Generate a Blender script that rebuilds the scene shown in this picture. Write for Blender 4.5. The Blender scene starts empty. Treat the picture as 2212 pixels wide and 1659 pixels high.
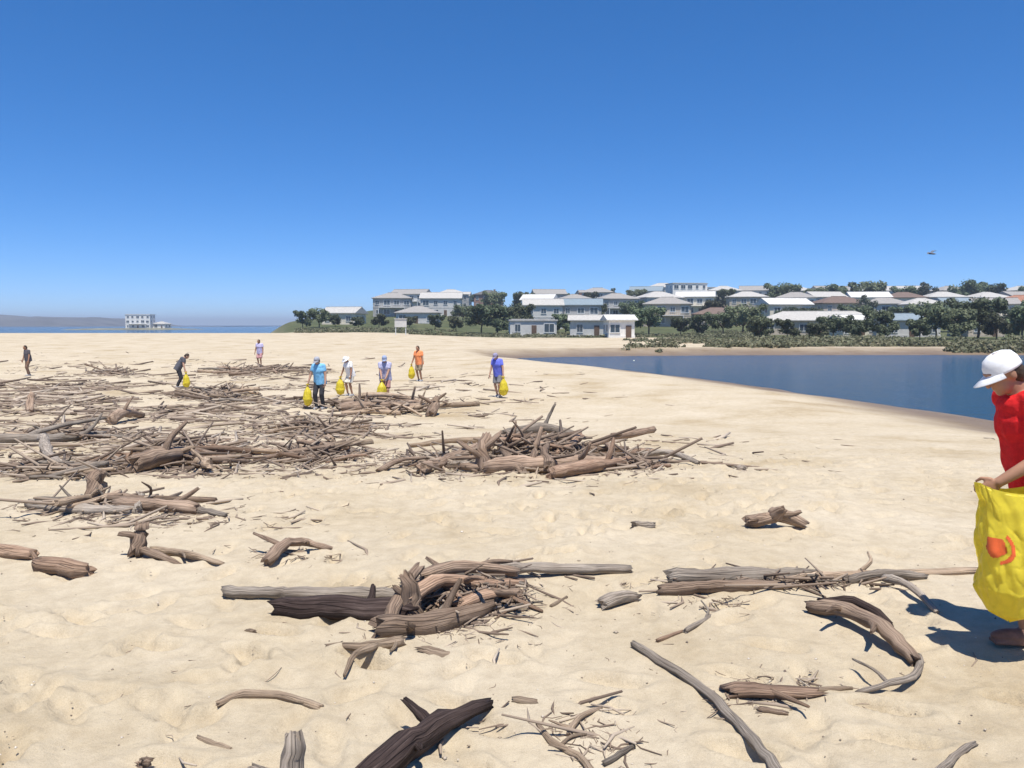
import bpy, bmesh, math, random
import numpy as np
from mathutils import Vector, Matrix, noise as mnoise

random.seed(7)
RNG = np.random.default_rng(7)
SC = bpy.context.scene
COL = SC.collection
R = math.radians

# ------------------------------------------------------------------ camera
CAM_H = 1.7
F_PX, CX, CY, HOR = 1736.0, 1106.0, 829.5, 702.0      # measured on a 2212 px wide print of the photo
PITCH = math.atan((CY - HOR) / F_PX)
cam_d = bpy.data.cameras.new('camera'); cam = bpy.data.objects.new('camera', cam_d); COL.objects.link(cam)
cam.location = (0, 0, CAM_H); cam.rotation_euler = (R(90) - PITCH, 0, 0)
cam_d.sensor_width = 36.0; cam_d.lens = 36.0 * F_PX / 2212.0
cam_d.clip_start = 0.05; cam_d.clip_end = 30000
SC.camera = cam

# ------------------------------------------------------------------ sky, sun, exposure
SUN_AZ, SUN_EL = 170.0, 71.0            # clockwise from the view direction (+Y), elevation
sun_dir = Vector((math.sin(R(SUN_AZ)) * math.cos(R(SUN_EL)), math.cos(R(SUN_AZ)) * math.cos(R(SUN_EL)), math.sin(R(SUN_EL))))
world = bpy.data.worlds.new('World'); SC.world = world; world.use_nodes = True
wn = world.node_tree; wn.nodes.clear()
sky = wn.nodes.new('ShaderNodeTexSky'); sky.sky_type = 'NISHITA'; sky.sun_disc = False
sky.sun_elevation = R(SUN_EL); sky.sun_rotation = R(SUN_AZ)
sky.air_density = 0.5; sky.dust_density = 0.0; sky.ozone_density = 6.0; sky.altitude = 0
bgn = wn.nodes.new('ShaderNodeBackground'); bgn.inputs['Strength'].default_value = 0.15
won = wn.nodes.new('ShaderNodeOutputWorld')
gam = wn.nodes.new('ShaderNodeGamma'); gam.inputs[1].default_value = 0.76                    # the camera's own colour rendering of a clear sky
hsv = wn.nodes.new('ShaderNodeHueSaturation'); hsv.inputs['Saturation'].default_value = 1.38
wn.links.new(sky.outputs[0], gam.inputs[0]); wn.links.new(gam.outputs[0], hsv.inputs['Color'])
wb = wn.nodes.new('ShaderNodeMix'); wb.data_type = 'RGBA'; wb.blend_type = 'MULTIPLY'; wb.inputs['Factor'].default_value = 1.0; wb.inputs['B'].default_value = (.93, .99, 1.13, 1)
wn.links.new(hsv.outputs[0], wb.inputs['A']); wn.links.new(wb.outputs['Result'], bgn.inputs['Color']); wn.links.new(bgn.outputs[0], won.inputs['Surface'])
sun_d = bpy.data.lights.new('sun', 'SUN'); sun_d.energy = 4.2; sun_d.angle = R(0.5); sun_d.color = (1.0, 0.955, 0.88)
sun = bpy.data.objects.new('sun', sun_d); COL.objects.link(sun)
sun.rotation_euler = sun_dir.to_track_quat('Z', 'Y').to_euler(); sun.location = (30, -20, 60)
vs = SC.view_settings
vs.view_transform = 'Standard'; vs.look = 'None'; vs.gamma = 1.0; vs.use_curve_mapping = False; vs.exposure = 0.58

# ------------------------------------------------------------------ numeric helpers
def sstep(a, b, x):
    t = np.clip((np.asarray(x, float) - a) / (b - a), 0, 1); return t * t * (3 - 2 * t)
def _hash(ix, iy, iz, seed):
    h = (ix * 374761393 + iy * 668265263 + iz * 2147483647 + seed * 974634777) & 0xFFFFFFFF
    h = ((h ^ (h >> 13)) * 1274126177) & 0xFFFFFFFF
    h = ((h ^ (h >> 16)) * 2246822519) & 0xFFFFFFFF
    return ((h ^ (h >> 15)) & 0xFFFFFF) / float(0xFFFFFF)
def vnoise(x, y, z=0.0, seed=0):
    x, y, z = np.broadcast_arrays(np.asarray(x, float), np.asarray(y, float), np.asarray(z, float))
    ix, iy, iz = np.floor(x).astype(np.int64), np.floor(y).astype(np.int64), np.floor(z).astype(np.int64)
    fx, fy, fz = x - ix, y - iy, z - iz
    fx, fy, fz = fx*fx*(3-2*fx), fy*fy*(3-2*fy), fz*fz*(3-2*fz)
    r = 0
    for dx in (0, 1):
        for dy in (0, 1):
            for dz in (0, 1):
                w = (fx if dx else 1-fx) * (fy if dy else 1-fy) * (fz if dz else 1-fz)
                r = r + w * _hash(ix+dx, iy+dy, iz+dz, seed)
    return r * 2 - 1
def fbm(x, y, seed=0, oct=4):
    s, a = 0, 1.0
    for o in range(oct):
        s = s + a * vnoise(np.asarray(x) * 2**o, np.asarray(y) * 2**o, 0, seed + o); a *= 0.5
    return s

# ------------------------------------------------------------------ the lay of the land
WATER_Z = -1.3
SHORE = [(19.0, -60), (17.2, 5), (16.0, 14), (14.9, 21.0), (14.5, 25.0), (13.8, 30.0), (12.4, 37.0), (9.9, 46.0), (6.2, 57.0), (3.2, 64), (0.4, 70.5),
         (0.6, 73), (5, 75.5), (12, 78), (24, 80), (42, 80.5), (66, 80), (110, 83), (420, 95), (420, -60)]
def poly_sdf(x, y, poly):
    x = np.asarray(x, float); y = np.asarray(y, float)
    d = np.full(x.shape, 1e9); inside = np.zeros(x.shape, bool)
    n = len(poly)
    for i in range(n):
        ax, ay = poly[i]; bx_, by_ = poly[(i+1) % n]
        ex, ey = bx_-ax, by_-ay
        t = np.clip(((x-ax)*ex + (y-ay)*ey) / (ex*ex+ey*ey), 0, 1)
        d = np.minimum(d, np.hypot(x-ax-t*ex, y-ay-t*ey))
        c = ((ay > y) != (by_ > y)) & (x < (bx_-ax) * (y-ay) / ((by_-ay) if by_ != ay else 1e-9) + ax)
        inside ^= c
    return np.where(inside, -d, d)
_fr = np.random.default_rng(3)
def base_height(x, y):
    x = np.asarray(x, float); y = np.asarray(y, float)
    z = -0.8 * sstep(6, 22, y)
    left = 1 - sstep(-30, 4, x)
    z = z + 1.15 * left * sstep(55, 125, y)                        # storm berm before the ocean
    z = z + 0.35 * (1 - left) * sstep(95, 130, y)
    u = x / np.maximum(y, 30)
    z = z - 6.0 * sstep(135, 175, y) * (1 - sstep(-0.33, -0.27, u))       # drops to the ocean behind the berm
    hm = 0.8 * sstep(-105, -45, x) + 0.2 * sstep(-30, 70, x)
    z = z + 12.6 * hm * sstep(150, 400, y) - 12 * sstep(560, 900, y)
    z = z + 0.05 * fbm(x*0.35, y*0.35, 11, 3) * (1 - sstep(60, 120, y))
    z = z + 0.13 * fbm(x*0.11+5, y*0.09, 21, 2) * sstep(14, 24, y) * (1-sstep(60, 110, y))
    d = poly_sdf(x + 0.5*fbm(x*0.2, y*0.2, 31, 2)*sstep(0, 30, y), y, SHORE)
    shore = WATER_Z + 0.02 + np.where(d > 0, 0.085*d + 0.4*sstep(2, 9, d), 0.16*np.maximum(d, -9))
    k = sstep(0, 11, d)
    return np.where(d < 0, np.minimum(shore, z), shore*(1-k) + z*k), d
FOOT = []
for _ in range(80):                                                # walking tracks
    px_, py_ = _fr.uniform(-7, 8), _fr.uniform(2.2, 16); an = _fr.uniform(0, 6.28); 
    for s_ in range(_fr.integers(5, 14)):
        side = 0.1 if s_ % 2 else -0.1
        FOOT.append((px_ - side*math.sin(an), py_ + side*math.cos(an), an, _fr.uniform(.028, .055)))
        px_ += .62*math.cos(an); py_ += .62*math.sin(an); an += _fr.uniform(-.2, .2)
for _ in range(1500):
    FOOT.append((_fr.uniform(-9, 10), _fr.uniform(2, 17), _fr.uniform(0, 6.28), _fr.uniform(.010, .03)))
def height(x, y, fine=True):
    z, d = base_height(x, y)
    if fine:
        x = np.asarray(x, float); y = np.asarray(y, float)
        z = z + 0.012 * fbm(x*1.7, y*1.7, 41, 4) * sstep(.5, 6, d) * (1 - sstep(40, 80, y))
    return z
def h1(x, y): return float(height(np.array([x]), np.array([y]))[0])
_cp, _sp = math.cos(PITCH), math.sin(PITCH)
def ray(px, py):
    a, b = (px - CX) / F_PX, -(py - CY) / F_PX
    return Vector((a, _cp + b*_sp, -_sp + b*_cp))
def G(px, py):
    """the point of the ground seen at a spot of the photo"""
    d = ray(px, py); t = np.geomspace(1.0, 700, 260)
    for _ in range(2):
        below = np.nonzero(CAM_H + d.z*t <= height(d.x*t, d.y*t))[0]; k = max(1, int(below[0]) if len(below) else len(t)-1)
        t = np.linspace(t[k-1], t[k], 40)
    k = t[len(t)//2] if not len(below) else t[-1]
    return Vector((d.x*k, d.y*k, h1(d.x*k, d.y*k)))
def at_depth(px, py, Y):
    d = ray(px, py); return Vector((0, 0, CAM_H)) + d * (Y / d.y)

# ------------------------------------------------------------------ object helpers
def mesh_np(name, V, F, mats=(), smooth=False):
    me = bpy.data.meshes.new(name); V = np.asarray(V, np.float32); F = np.asarray(F, np.int32)
    me.vertices.add(len(V)); me.vertices.foreach_set('co', V.ravel())
    k = F.shape[1]
    me.loops.add(F.size); me.loops.foreach_set('vertex_index', F.ravel())
    me.polygons.add(len(F)); me.polygons.foreach_set('loop_start', np.arange(0, F.size, k, dtype=np.int32))
    if smooth: me.polygons.foreach_set('use_smooth', np.ones(len(F), bool))
    me.update(calc_edges=True); me.validate()
    for m in mats: me.materials.append(m)
    return me
def link(name, data, parent=None, loc=None, label=None, cat=None, group=None, kind=None):
    o = bpy.data.objects.new(name, data); COL.objects.link(o)
    if parent: o.parent = parent
    if loc is not None: o.location = loc
    if label: o['label'] = label
    if cat: o['category'] = cat
    if group: o['group'] = group
    if kind: o['kind'] = kind
    return o
def from_bm(bm, name, mat, smooth=False):
    me = bpy.data.meshes.new(name); bm.normal_update(); bm.to_mesh(me); bm.free()
    if mat: me.materials.append(mat)
    if smooth: me.polygons.foreach_set('use_smooth', np.ones(len(me.polygons), bool))
    return me
def add_box(bm, c, s, rotz=0):
    m = Matrix.Translation(c) @ Matrix.Rotation(rotz, 4, 'Z') @ Matrix.Diagonal((*s, 1))
    return bmesh.ops.create_cube(bm, size=1.0, matrix=m)['verts']
def frame_from(d):
    d = Vector(d).normalized(); up = Vector((0, 0, 1)) if abs(d.z) < .95 else Vector((1, 0, 0))
    x = d.cross(up).normalized(); y = x.cross(d).normalized(); return x, y, d
def smooth_path(P, n):
    P = [Vector(p) for p in P]
    if len(P) == 2: return [P[0].lerp(P[1], i/n) for i in range(n+1)]
    Q = [P[0]*2-P[1]] + P + [P[-1]*2-P[-2]]; out = []; m = len(P)-1
    for i in range(n+1):
        t = i/n*m; k = min(int(t), m-1); f = t-k; a, b, c, d = Q[k:k+4]
        out.append(0.5*((2*b)+(c-a)*f+(2*a-5*b+4*c-d)*f*f+(3*b-a-3*c+d)*f**3))
    return out
def tube(V, F, UV, pts, rad, seg=8, rough=.12, seed=0, flat=1.0):
    """append a knobbly tapered tube with closed ragged ends"""
    base = len(V); n = len(pts); acc = 0
    for i, p in enumerate(pts):
        d = pts[min(i+1, n-1)] - pts[max(i-1, 0)]; x, y, d = frame_from(d)
        if i: acc += (pts[i]-pts[i-1]).length
        r = rad[i]
        for j in range(seg):
            a = 6.28318*j/seg
            k = 1 + rough*mnoise.noise(Vector((math.cos(a)*1.3+seed*7.1, math.sin(a)*1.3, acc/max(.12, r*5)+seed*3.3)))*2
            k += .09*mnoise.noise(Vector((math.cos(a)*4.2+seed*1.7, math.sin(a)*4.2, acc*1.5+seed)))
            off = (x*math.cos(a) + y*math.sin(a)*flat) * (r*k)
            if i in (0, n-1): off = off*.86 + d * r * (1.3*mnoise.noise(Vector((math.cos(a)*2.4, math.sin(a)*2.4+seed*5.0+i, 3.1))) + .25*(mnoise.noise(Vector((a*9, seed*2.0, i)))))
            V.append(p+off); UV.append((a/6.28318, acc))
    for i in range(n-1):
        for j in range(seg):
            a, b = base+i*seg+j, base+i*seg+(j+1) % seg
            F.append((a, b, b+seg, a+seg))
    for i in (0, n-1):
        c = len(V); V.append(pts[i] + (pts[i]-pts[1 if i == 0 else n-2]).normalized()*rad[i]*(-.1)); UV.append((0.5, acc if i else 0))
        for j in range(seg):
            a, b = base+i*seg+j, base+i*seg+(j+1) % seg
            F.append((b, a, c) if i == 0 else (a, b, c))
def mesh_tube(name, V, F, UV, mat, smooth=True):
    me = bpy.data.meshes.new(name); me.from_pydata([tuple(v) for v in V], [], F)
    uv = me.uv_layers.new(name='UVMap')
    li = np.empty(len(me.loops), np.int32); me.loops.foreach_get('vertex_index', li)
    uv.data.foreach_set('uv', np.asarray(UV, np.float32)[li].ravel())
    me.materials.append(mat)
    if smooth: me.polygons.foreach_set('use_smooth', np.array([len(f) == 4 for f in F], bool))
    return me

# ------------------------------------------------------------------ materials
def new_mat(name):
    m = bpy.data.materials.new(name); m.use_nodes = True; nt = m.node_tree
    return m, nt, nt.nodes['Principled BSDF']
def N(nt, t, **kw):
    n = nt.nodes.new(t)
    for k, v in kw.items():
        if k in n.inputs: n.inputs[k].default_value = v
        else: setattr(n, k, v)
    return n
def ramp(nt, src, stops):
    r = nt.nodes.new('ShaderNodeValToRGB'); e = r.color_ramp.elements
    while len(e) < len(stops): e.new(0.5)
    for el, (p, c) in zip(e, stops): el.position = p; el.color = (*c, 1)
    nt.links.new(src, r.inputs['Fac']); return r
def plain(name, col, rough=.7, var=.25, scale=6.0, bump=0, spec=.3, metal=0, coat=0, objrand=0.0):
    m, nt, b = new_mat(name); L = nt.links.new
    tc = N(nt, 'ShaderNodeTexCoord'); nz = N(nt, 'ShaderNodeTexNoise', Scale=scale, Detail=5.0, Roughness=.6)
    L(tc.outputs['Object'], nz.inputs['Vector'])
    lo = [c*(1-var) for c in col]; hi = [min(1, c*(1+var)) for c in col]
    r = ramp(nt, nz.outputs['Fac'], [(.3, lo), (.7, hi)])
    out = r.outputs['Color']
    if objrand:
        oi = N(nt, 'ShaderNodeObjectInfo'); mr = N(nt, 'ShaderNodeMapRange'); mr.inputs[3].default_value = 1-objrand; mr.inputs[4].default_value = 1+objrand
        L(oi.outputs['Random'], mr.inputs[0]); hs = N(nt, 'ShaderNodeHueSaturation'); L(mr.outputs[0], hs.inputs['Value']); L(out, hs.inputs['Color']); out = hs.outputs[0]
    L(out, b.inputs['Base Color'])
    b.inputs['Roughness'].default_value = rough; b.inputs['Specular IOR Level'].default_value = spec; b.inputs['Metallic'].default_value = metal
    b.inputs['Coat Weight'].default_value = coat
    if bump:
        bp = N(nt, 'ShaderNodeBump', Strength=bump, Distance=.02); L(nz.outputs['Fac'], bp.inputs['Height']); L(bp.outputs[0], b.inputs['Normal'])
    return m
def wood(name, dark, mid, light, rough=.9):
    m, nt, b = new_mat(name); L = nt.links.new
    uv = N(nt, 'ShaderNodeUVMap'); mp = N(nt, 'ShaderNodeMapping'); mp.inputs['Scale'].default_value = (22, 2.0, 1)
    oi = N(nt, 'ShaderNodeObjectInfo'); L(uv.outputs[0], mp.inputs['Vector'])
    wv = N(nt, 'ShaderNodeTexNoise', Scale=1.5, Detail=9.0, Roughness=.74, Distortion=.35); wv.noise_dimensions = '4D'
    mw = N(nt, 'ShaderNodeMath', operation='MULTIPLY'); mw.inputs[1].default_value = 40; L(oi.outputs['Random'], mw.inputs[0]); L(mw.outputs[0], wv.inputs['W'])
    L(mp.outputs[0], wv.inputs['Vector'])
    r = ramp(nt, wv.outputs['Fac'], [(.28, dark), (.5, mid), (.72, light)])
    big = N(nt, 'ShaderNodeTexNoise', Scale=5.0, Detail=3.0); tc = N(nt, 'ShaderNodeTexCoord'); L(tc.outputs['Object'], big.inputs['Vector'])
    mx = N(nt, 'ShaderNodeMix', data_type='RGBA', blend_type='MULTIPLY'); mx.inputs['Factor'].default_value = .6
    r2 = ramp(nt, big.outputs['Fac'], [(.3, (.62, .56, .52)), (.65, (1.12, 1.1, 1.06))])
    L(r.outputs[0], mx.inputs['A']); L(r2.outputs[0], mx.inputs['B'])
    hs = N(nt, 'ShaderNodeHueSaturation'); mr = N(nt, 'ShaderNodeMapRange'); mr.inputs[3].default_value = .72; mr.inputs[4].default_value = 1.3
    L(oi.outputs['Random'], mr.inputs[0]); L(mr.outputs[0], hs.inputs['Value']); L(mx.outputs['Result'], hs.inputs['Color'])
    L(hs.outputs[0], b.inputs['Base Color']); b.inputs['Roughness'].default_value = rough; b.inputs['Specular IOR Level'].default_value = .2
    mp2 = N(nt, 'ShaderNodeMapping'); mp2.inputs['Scale'].default_value = (9, 1.1, 1); L(uv.outputs[0], mp2.inputs['Vector'])
    vo = N(nt, 'ShaderNodeTexVoronoi', Scale=1.6); vo.feature = 'DISTANCE_TO_EDGE'; L(mp2.outputs[0], vo.inputs['Vector'])          # drying cracks along the grain
    cr = ramp(nt, vo.outputs['Distance'], [(0, (.3, .3, .3)), (.07, (1, 1, 1))]); mc = N(nt, 'ShaderNodeMix', data_type='RGBA', blend_type='MULTIPLY'); mc.inputs['Factor'].default_value = .5
    L(hs.outputs[0], mc.inputs['A']); L(cr.outputs[0], mc.inputs['B']); L(mc.outputs['Result'], b.inputs['Base Color'])
    hm = N(nt, 'ShaderNodeMath', operation='MULTIPLY_ADD'); hm.inputs[1].default_value = .8; L(cr.outputs[0], hm.inputs[0]); L(wv.outputs['Fac'], hm.inputs[2])
    bp = N(nt, 'ShaderNodeBump', Strength=.8, Distance=.014); L(hm.outputs[0], bp.inputs['Height']); L(bp.outputs[0], b.inputs['Normal'])
    return m
M = {}
M['grey'] = wood('driftwood_grey', (0.180, 0.151, 0.123), (0.345, 0.295, 0.244), (0.530, 0.466, 0.398))
M['brown'] = wood('driftwood_brown', (0.140, 0.096, 0.069), (0.319, 0.232, 0.171), (0.510, 0.398, 0.302))
M['red'] = wood('driftwood_red', (0.160, 0.101, 0.070), (0.352, 0.238, 0.167), (0.550, 0.407, 0.297))
M['black'] = wood('driftwood_dark', (.018, .012, .0105), (.052, .036, .032), (.14, .105, .092))
M['tan'] = wood('driftwood_tan', (.25, .175, .118), (.44, .335, .24), (.62, .5, .375))
M['skin'] = plain('skin', (.46, .27, .185), .55, .12, 9, 0, .35)
M['skin_tan'] = plain('skin_tan', (.36, .19, .115), .55, .12, 9, 0, .35)

def sand_material():
    m, nt, b = new_mat('beach_sand'); L = nt.links.new
    tc = N(nt, 'ShaderNodeTexCoord'); O = tc.outputs['Object']
    n1 = N(nt, 'ShaderNodeTexNoise', Scale=.45, Detail=7.0, Roughness=.62); L(O, n1.inputs['Vector'])
    n2 = N(nt, 'ShaderNodeTexNoise', Scale=7.0, Detail=8.0, Roughness=.7); L(O, n2.inputs['Vector'])
    n3 = N(nt, 'ShaderNodeTexNoise', Scale=220.0, Detail=3.0, Roughness=.8); L(O, n3.inputs['Vector'])
    r1 = ramp(nt, n1.outputs['Fac'], [(.3, (.405, .318, .198)), (.45, (.505, .423, .298)), (.68, (.57, .49, .366))])
    r2 = ramp(nt, n2.outputs['Fac'], [(.3, (.86, .84, .82)), (.6, (1.04, 1.04, 1.04))])
    r3 = ramp(nt, n3.outputs['Fac'], [(.3, (.72, .69, .65)), (.5, (1, 1, 1)), (.75, (1.15, 1.15, 1.15))])
    m1 = N(nt, 'ShaderNodeMix', data_type='RGBA', blend_type='MULTIPLY'); m1.inputs['Factor'].default_value = 1
    L(r1.outputs[0], m1.inputs['A']); L(r2.outputs[0], m1.inputs['B'])
    m2 = N(nt, 'ShaderNodeMix', data_type='RGBA', blend_type='MULTIPLY'); m2.inputs['Factor'].default_value = .8
    L(m1.outputs['Result'], m2.inputs['A']); L(r3.outputs[0], m2.inputs['B'])
    wet = N(nt, 'ShaderNodeAttribute', attribute_name='wet'); veg = N(nt, 'ShaderNodeAttribute', attribute_name='veg')
    m3 = N(nt, 'ShaderNodeMix', data_type='RGBA', blend_type='MULTIPLY'); L(wet.outputs['Fac'], m3.inputs['Factor'])
    L(m2.outputs['Result'], m3.inputs['A']); m3.inputs['B'].default_value = (.42, .36, .32, 1)
    gn = N(nt, 'ShaderNodeTexNoise', Scale=.22, Detail=7.0, Roughness=.7); L(O, gn.inputs['Vector'])
    rg = ramp(nt, gn.outputs['Fac'], [(.3, (.045, .06, .025)), (.55, (.1, .11, .05)), (.75, (.19, .17, .09))])
    m4 = N(nt, 'ShaderNodeMix', data_type='RGBA'); L(veg.outputs['Fac'], m4.inputs['Factor']); L(m3.outputs['Result'], m4.inputs['A']); L(rg.outputs[0], m4.inputs['B'])
    L(m4.outputs['Result'], b.inputs['Base Color'])
    rr = N(nt, 'ShaderNodeMapRange'); rr.inputs[3].default_value = .95; rr.inputs[4].default_value = .45; L(wet.outputs['Fac'], rr.inputs[0]); L(rr.outputs[0], b.inputs['Roughness'])
    b.inputs['Specular IOR Level'].default_value = .15
    n4 = N(nt, 'ShaderNodeTexNoise', Scale=24.0, Detail=5.0, Roughness=.6); L(O, n4.inputs['Vector'])
    ad = N(nt, 'ShaderNodeMath', operation='MULTIPLY_ADD'); ad.inputs[1].default_value = .3; L(n3.outputs['Fac'], ad.inputs[0]); L(n4.outputs['Fac'], ad.inputs[2])
    wv = N(nt, 'ShaderNodeTexWave', Scale=3.2, Distortion=9.0, Detail=3.0); wv.inputs['Detail Scale'].default_value = .8; L(O, wv.inputs['Vector'])      # wind ripples
    a2 = N(nt, 'ShaderNodeMath', operation='MULTIPLY_ADD'); a2.inputs[1].default_value = .22; L(wv.outputs['Fac'], a2.inputs[0]); L(ad.outputs[0], a2.inputs[2])
    bp = N(nt, 'ShaderNodeBump', Strength=.8, Distance=.018); L(a2.outputs[0], bp.inputs['Height']); L(bp.outputs[0], b.inputs['Normal'])
    return m
def water_material():
    m, nt, b = new_mat('lagoon_water'); L = nt.links.new
    tc = N(nt, 'ShaderNodeTexCoord')
    b.inputs['Base Color'].default_value = (.016, .085, .18, 1); b.inputs['Roughness'].default_value = .08; b.inputs['IOR'].default_value = 1.33; b.inputs['Specular IOR Level'].default_value = .22
    mp = N(nt, 'ShaderNodeMapping'); mp.inputs['Scale'].default_value = (.8, 1.3, 1); L(tc.outputs['Object'], mp.inputs['Vector'])
    a = N(nt, 'ShaderNodeTexNoise', Scale=1.3, Detail=6.0, Roughness=.65); L(mp.outputs[0], a.inputs['Vector'])
    c = N(nt, 'ShaderNodeTexNoise', Scale=.12, Detail=3.0); L(tc.outputs['Object'], c.inputs['Vector'])
    mm = N(nt, 'ShaderNodeMath', operation='MULTIPLY_ADD'); mm.inputs[1].default_value = 1.0; L(a.outputs['Fac'], mm.inputs[0]); L(c.outputs['Fac'], mm.inputs[2])
    bp = N(nt, 'ShaderNodeBump', Strength=1.0, Distance=.5); L(mm.outputs[0], bp.inputs['Height']); L(bp.outputs[0], b.inputs['Normal'])
    return m
M['sand'] = sand_material(); M['water'] = water_material()

# ------------------------------------------------------------------ ground and water
def axis_sinh(lo, hi, n, s):
    a, b = math.asinh(lo/s), math.asinh(hi/s); return np.sinh(np.linspace(a, b, n))*s
xs = axis_sinh(-700, 700, 1000, 2.0)
ys = np.concatenate([np.linspace(-40, 1.8, 24)[:-1], 1.8 + np.geomspace(.028, 1000, 640)*1.0 - .028 + np.linspace(0, 6, 640)])
X, Y = np.meshgrid(xs, ys)
Z, D = base_height(X, Y)
Z += 0.012 * fbm(X*1.7, Y*1.7, 41, 4) * sstep(.5, 6, D) * (1 - sstep(40, 80, Y))
for fx, fy, an, dep in FOOT:
    i0, i1 = np.searchsorted(xs, (fx-.45, fx+.45)); j0, j1 = np.searchsorted(ys, (fy-.45, fy+.45))
    if i1 <= i0 or j1 <= j0: continue
    ax, ay = X[j0:j1, i0:i1]-fx, Y[j0:j1, i0:i1]-fy
    u_, v_ = ax*math.cos(an)+ay*math.sin(an), -ax*math.sin(an)+ay*math.cos(an)
    q = (u_/.14)**2 + ((v_+.02*np.sin(u_*14))/.058)**2
    Z[j0:j1, i0:i1] += -dep*np.exp(-(q*.85)**3) + dep*.4*np.exp(-(np.sqrt(q)-1.55)**2*5)
nv, nu = X.shape
idx = np.arange(nv*nu).reshape(nv, nu)
F = np.stack([idx[:-1, :-1], idx[:-1, 1:], idx[1:, 1:], idx[1:, :-1]], -1).reshape(-1, 4)
me = mesh_np('sand_beach', np.stack([X, Y, Z], -1).reshape(-1, 3), F, [M['sand']], True)
wet = (1 - sstep(.6, 5.5 + 4*sstep(72, 80, Y), D + .8*fbm(X*.3, Y*.3, 5, 3))) * (1-.0*D)
vegn = fbm(X*.09, Y*.06, 77, 4)
veg = sstep(0, 1, (Y - (116 + 26*sstep(-60, 30, -X) - 28*sstep(18, 48, X)))/14 + vegn*.9) * (1 - sstep(-0.3, -0.25, -X/np.maximum(Y, 1)*-1)*0)
veg = veg * sstep(-0.36, -0.27, X/np.maximum(Y, 30)) * sstep(2, 9, D+3*vegn)
for nm, arr in (('wet', wet), ('veg', veg)):
    at = me.attributes.new(nm, 'FLOAT', 'POINT'); at.data.foreach_set('value', arr.astype(np.float32).ravel())
link('sand_beach', me, kind='structure', label='pale rippled sand beach sloping to the lagoon')
wm = mesh_np('water', [(-9000, -60, WATER_Z), (9000, -60, WATER_Z), (9000, 16000, WATER_Z), (-9000, 16000, WATER_Z)], [(0, 1, 2, 3)], [M['water']])
link('water', wm, kind='structure', label='dark blue lagoon and sea water')
# ------------------------------------------------------------------ vegetation
def leaf_material(name, lo, mid, hi):
    m, nt, b = new_mat(name); L = nt.links.new
    tc = N(nt, 'ShaderNodeTexCoord'); n = N(nt, 'ShaderNodeTexNoise', Scale=1.1, Detail=3.0); L(tc.outputs['Object'], n.inputs['Vector'])
    r = ramp(nt, n.outputs['Fac'], [(.32, lo), (.5, mid), (.7, hi)])
    oi = N(nt, 'ShaderNodeObjectInfo'); mr = N(nt, 'ShaderNodeMapRange'); mr.inputs[3].default_value = .75; mr.inputs[4].default_value = 1.7
    hs = N(nt, 'ShaderNodeHueSaturation', Saturation=.85); L(oi.outputs['Random'], mr.inputs[0]); L(mr.outputs[0], hs.inputs['Value']); L(r.outputs[0], hs.inputs['Color'])
    mh = N(nt, 'ShaderNodeMath', operation='MULTIPLY'); mh.inputs[1].default_value = 7.31; fr = N(nt, 'ShaderNodeMath', operation='FRACT'); m2 = N(nt, 'ShaderNodeMapRange'); m2.inputs[3].default_value = .465; m2.inputs[4].default_value = .515
    L(oi.outputs['Random'], mh.inputs[0]); L(mh.outputs[0], fr.inputs[0]); L(fr.outputs[0], m2.inputs[0]); L(m2.outputs[0], hs.inputs['Hue'])
    L(hs.outputs[0], b.inputs['Base Color']); b.inputs['Roughness'].default_value = .6; b.inputs['Specular IOR Level'].default_value = .25
    tr = N(nt, 'ShaderNodeBsdfTranslucent'); L(hs.outputs[0], tr.inputs['Color'])
    mx = N(nt, 'ShaderNodeMixShader'); mx.inputs[0].default_value = .22; out = nt.nodes['Material Output']
    L(b.outputs[0], mx.inputs[1]); L(tr.outputs[0], mx.inputs[2]); L(mx.outputs[0], out.inputs['Surface'])
    return m
M['leaf_dark'] = leaf_material('leaf_dark', (.05, .072, .033), (.098, .128, .058), (.15, .18, .085))
M['leaf_olive'] = leaf_material('leaf_olive', (.035, .045, .02), (.07, .085, .038), (.12, .13, .062))
M['leaf_grey'] = leaf_material('leaf_grey', (.045, .06, .04), (.085, .105, .07), (.14, .16, .11))
M['bark'] = plain('tree_bark', (.13, .1, .075), .9, .4, 5, .5)
M['scrub'] = leaf_material('scrub_leaf', (.05, .06, .028), (.11, .122, .058), (.2, .19, .1))
def leaves(centers, radii, per, size, rng, flat=.75):
    V, k = [], 0
    C = np.repeat(np.asarray(centers), per, 0); RR = np.repeat(np.asarray(radii), per)
    d = rng.normal(size=(len(C), 3)); d /= np.linalg.norm(d, axis=1)[:, None]
    P = C + d * (RR * rng.uniform(.45, 1.08, len(C)))[:, None] * np.array([1, 1, flat])
    nrm = d + rng.normal(size=d.shape)*.55 + np.array([0, 0, .35]); nrm /= np.linalg.norm(nrm, axis=1)[:, None]
    t = np.cross(nrm, rng.normal(size=d.shape)); t /= np.linalg.norm(t, axis=1)[:, None]; s = np.cross(nrm, t)
    sz = (size * rng.uniform(.6, 1.4, len(C)))[:, None]
    a, b, c, e = P - t*sz, P + s*sz*.55, P + t*sz, P - s*sz*.55
    V = np.stack([a, b, c, e], 1).reshape(-1, 3); F = np.arange(len(V)).reshape(-1, 4)
    return V, F
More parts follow.
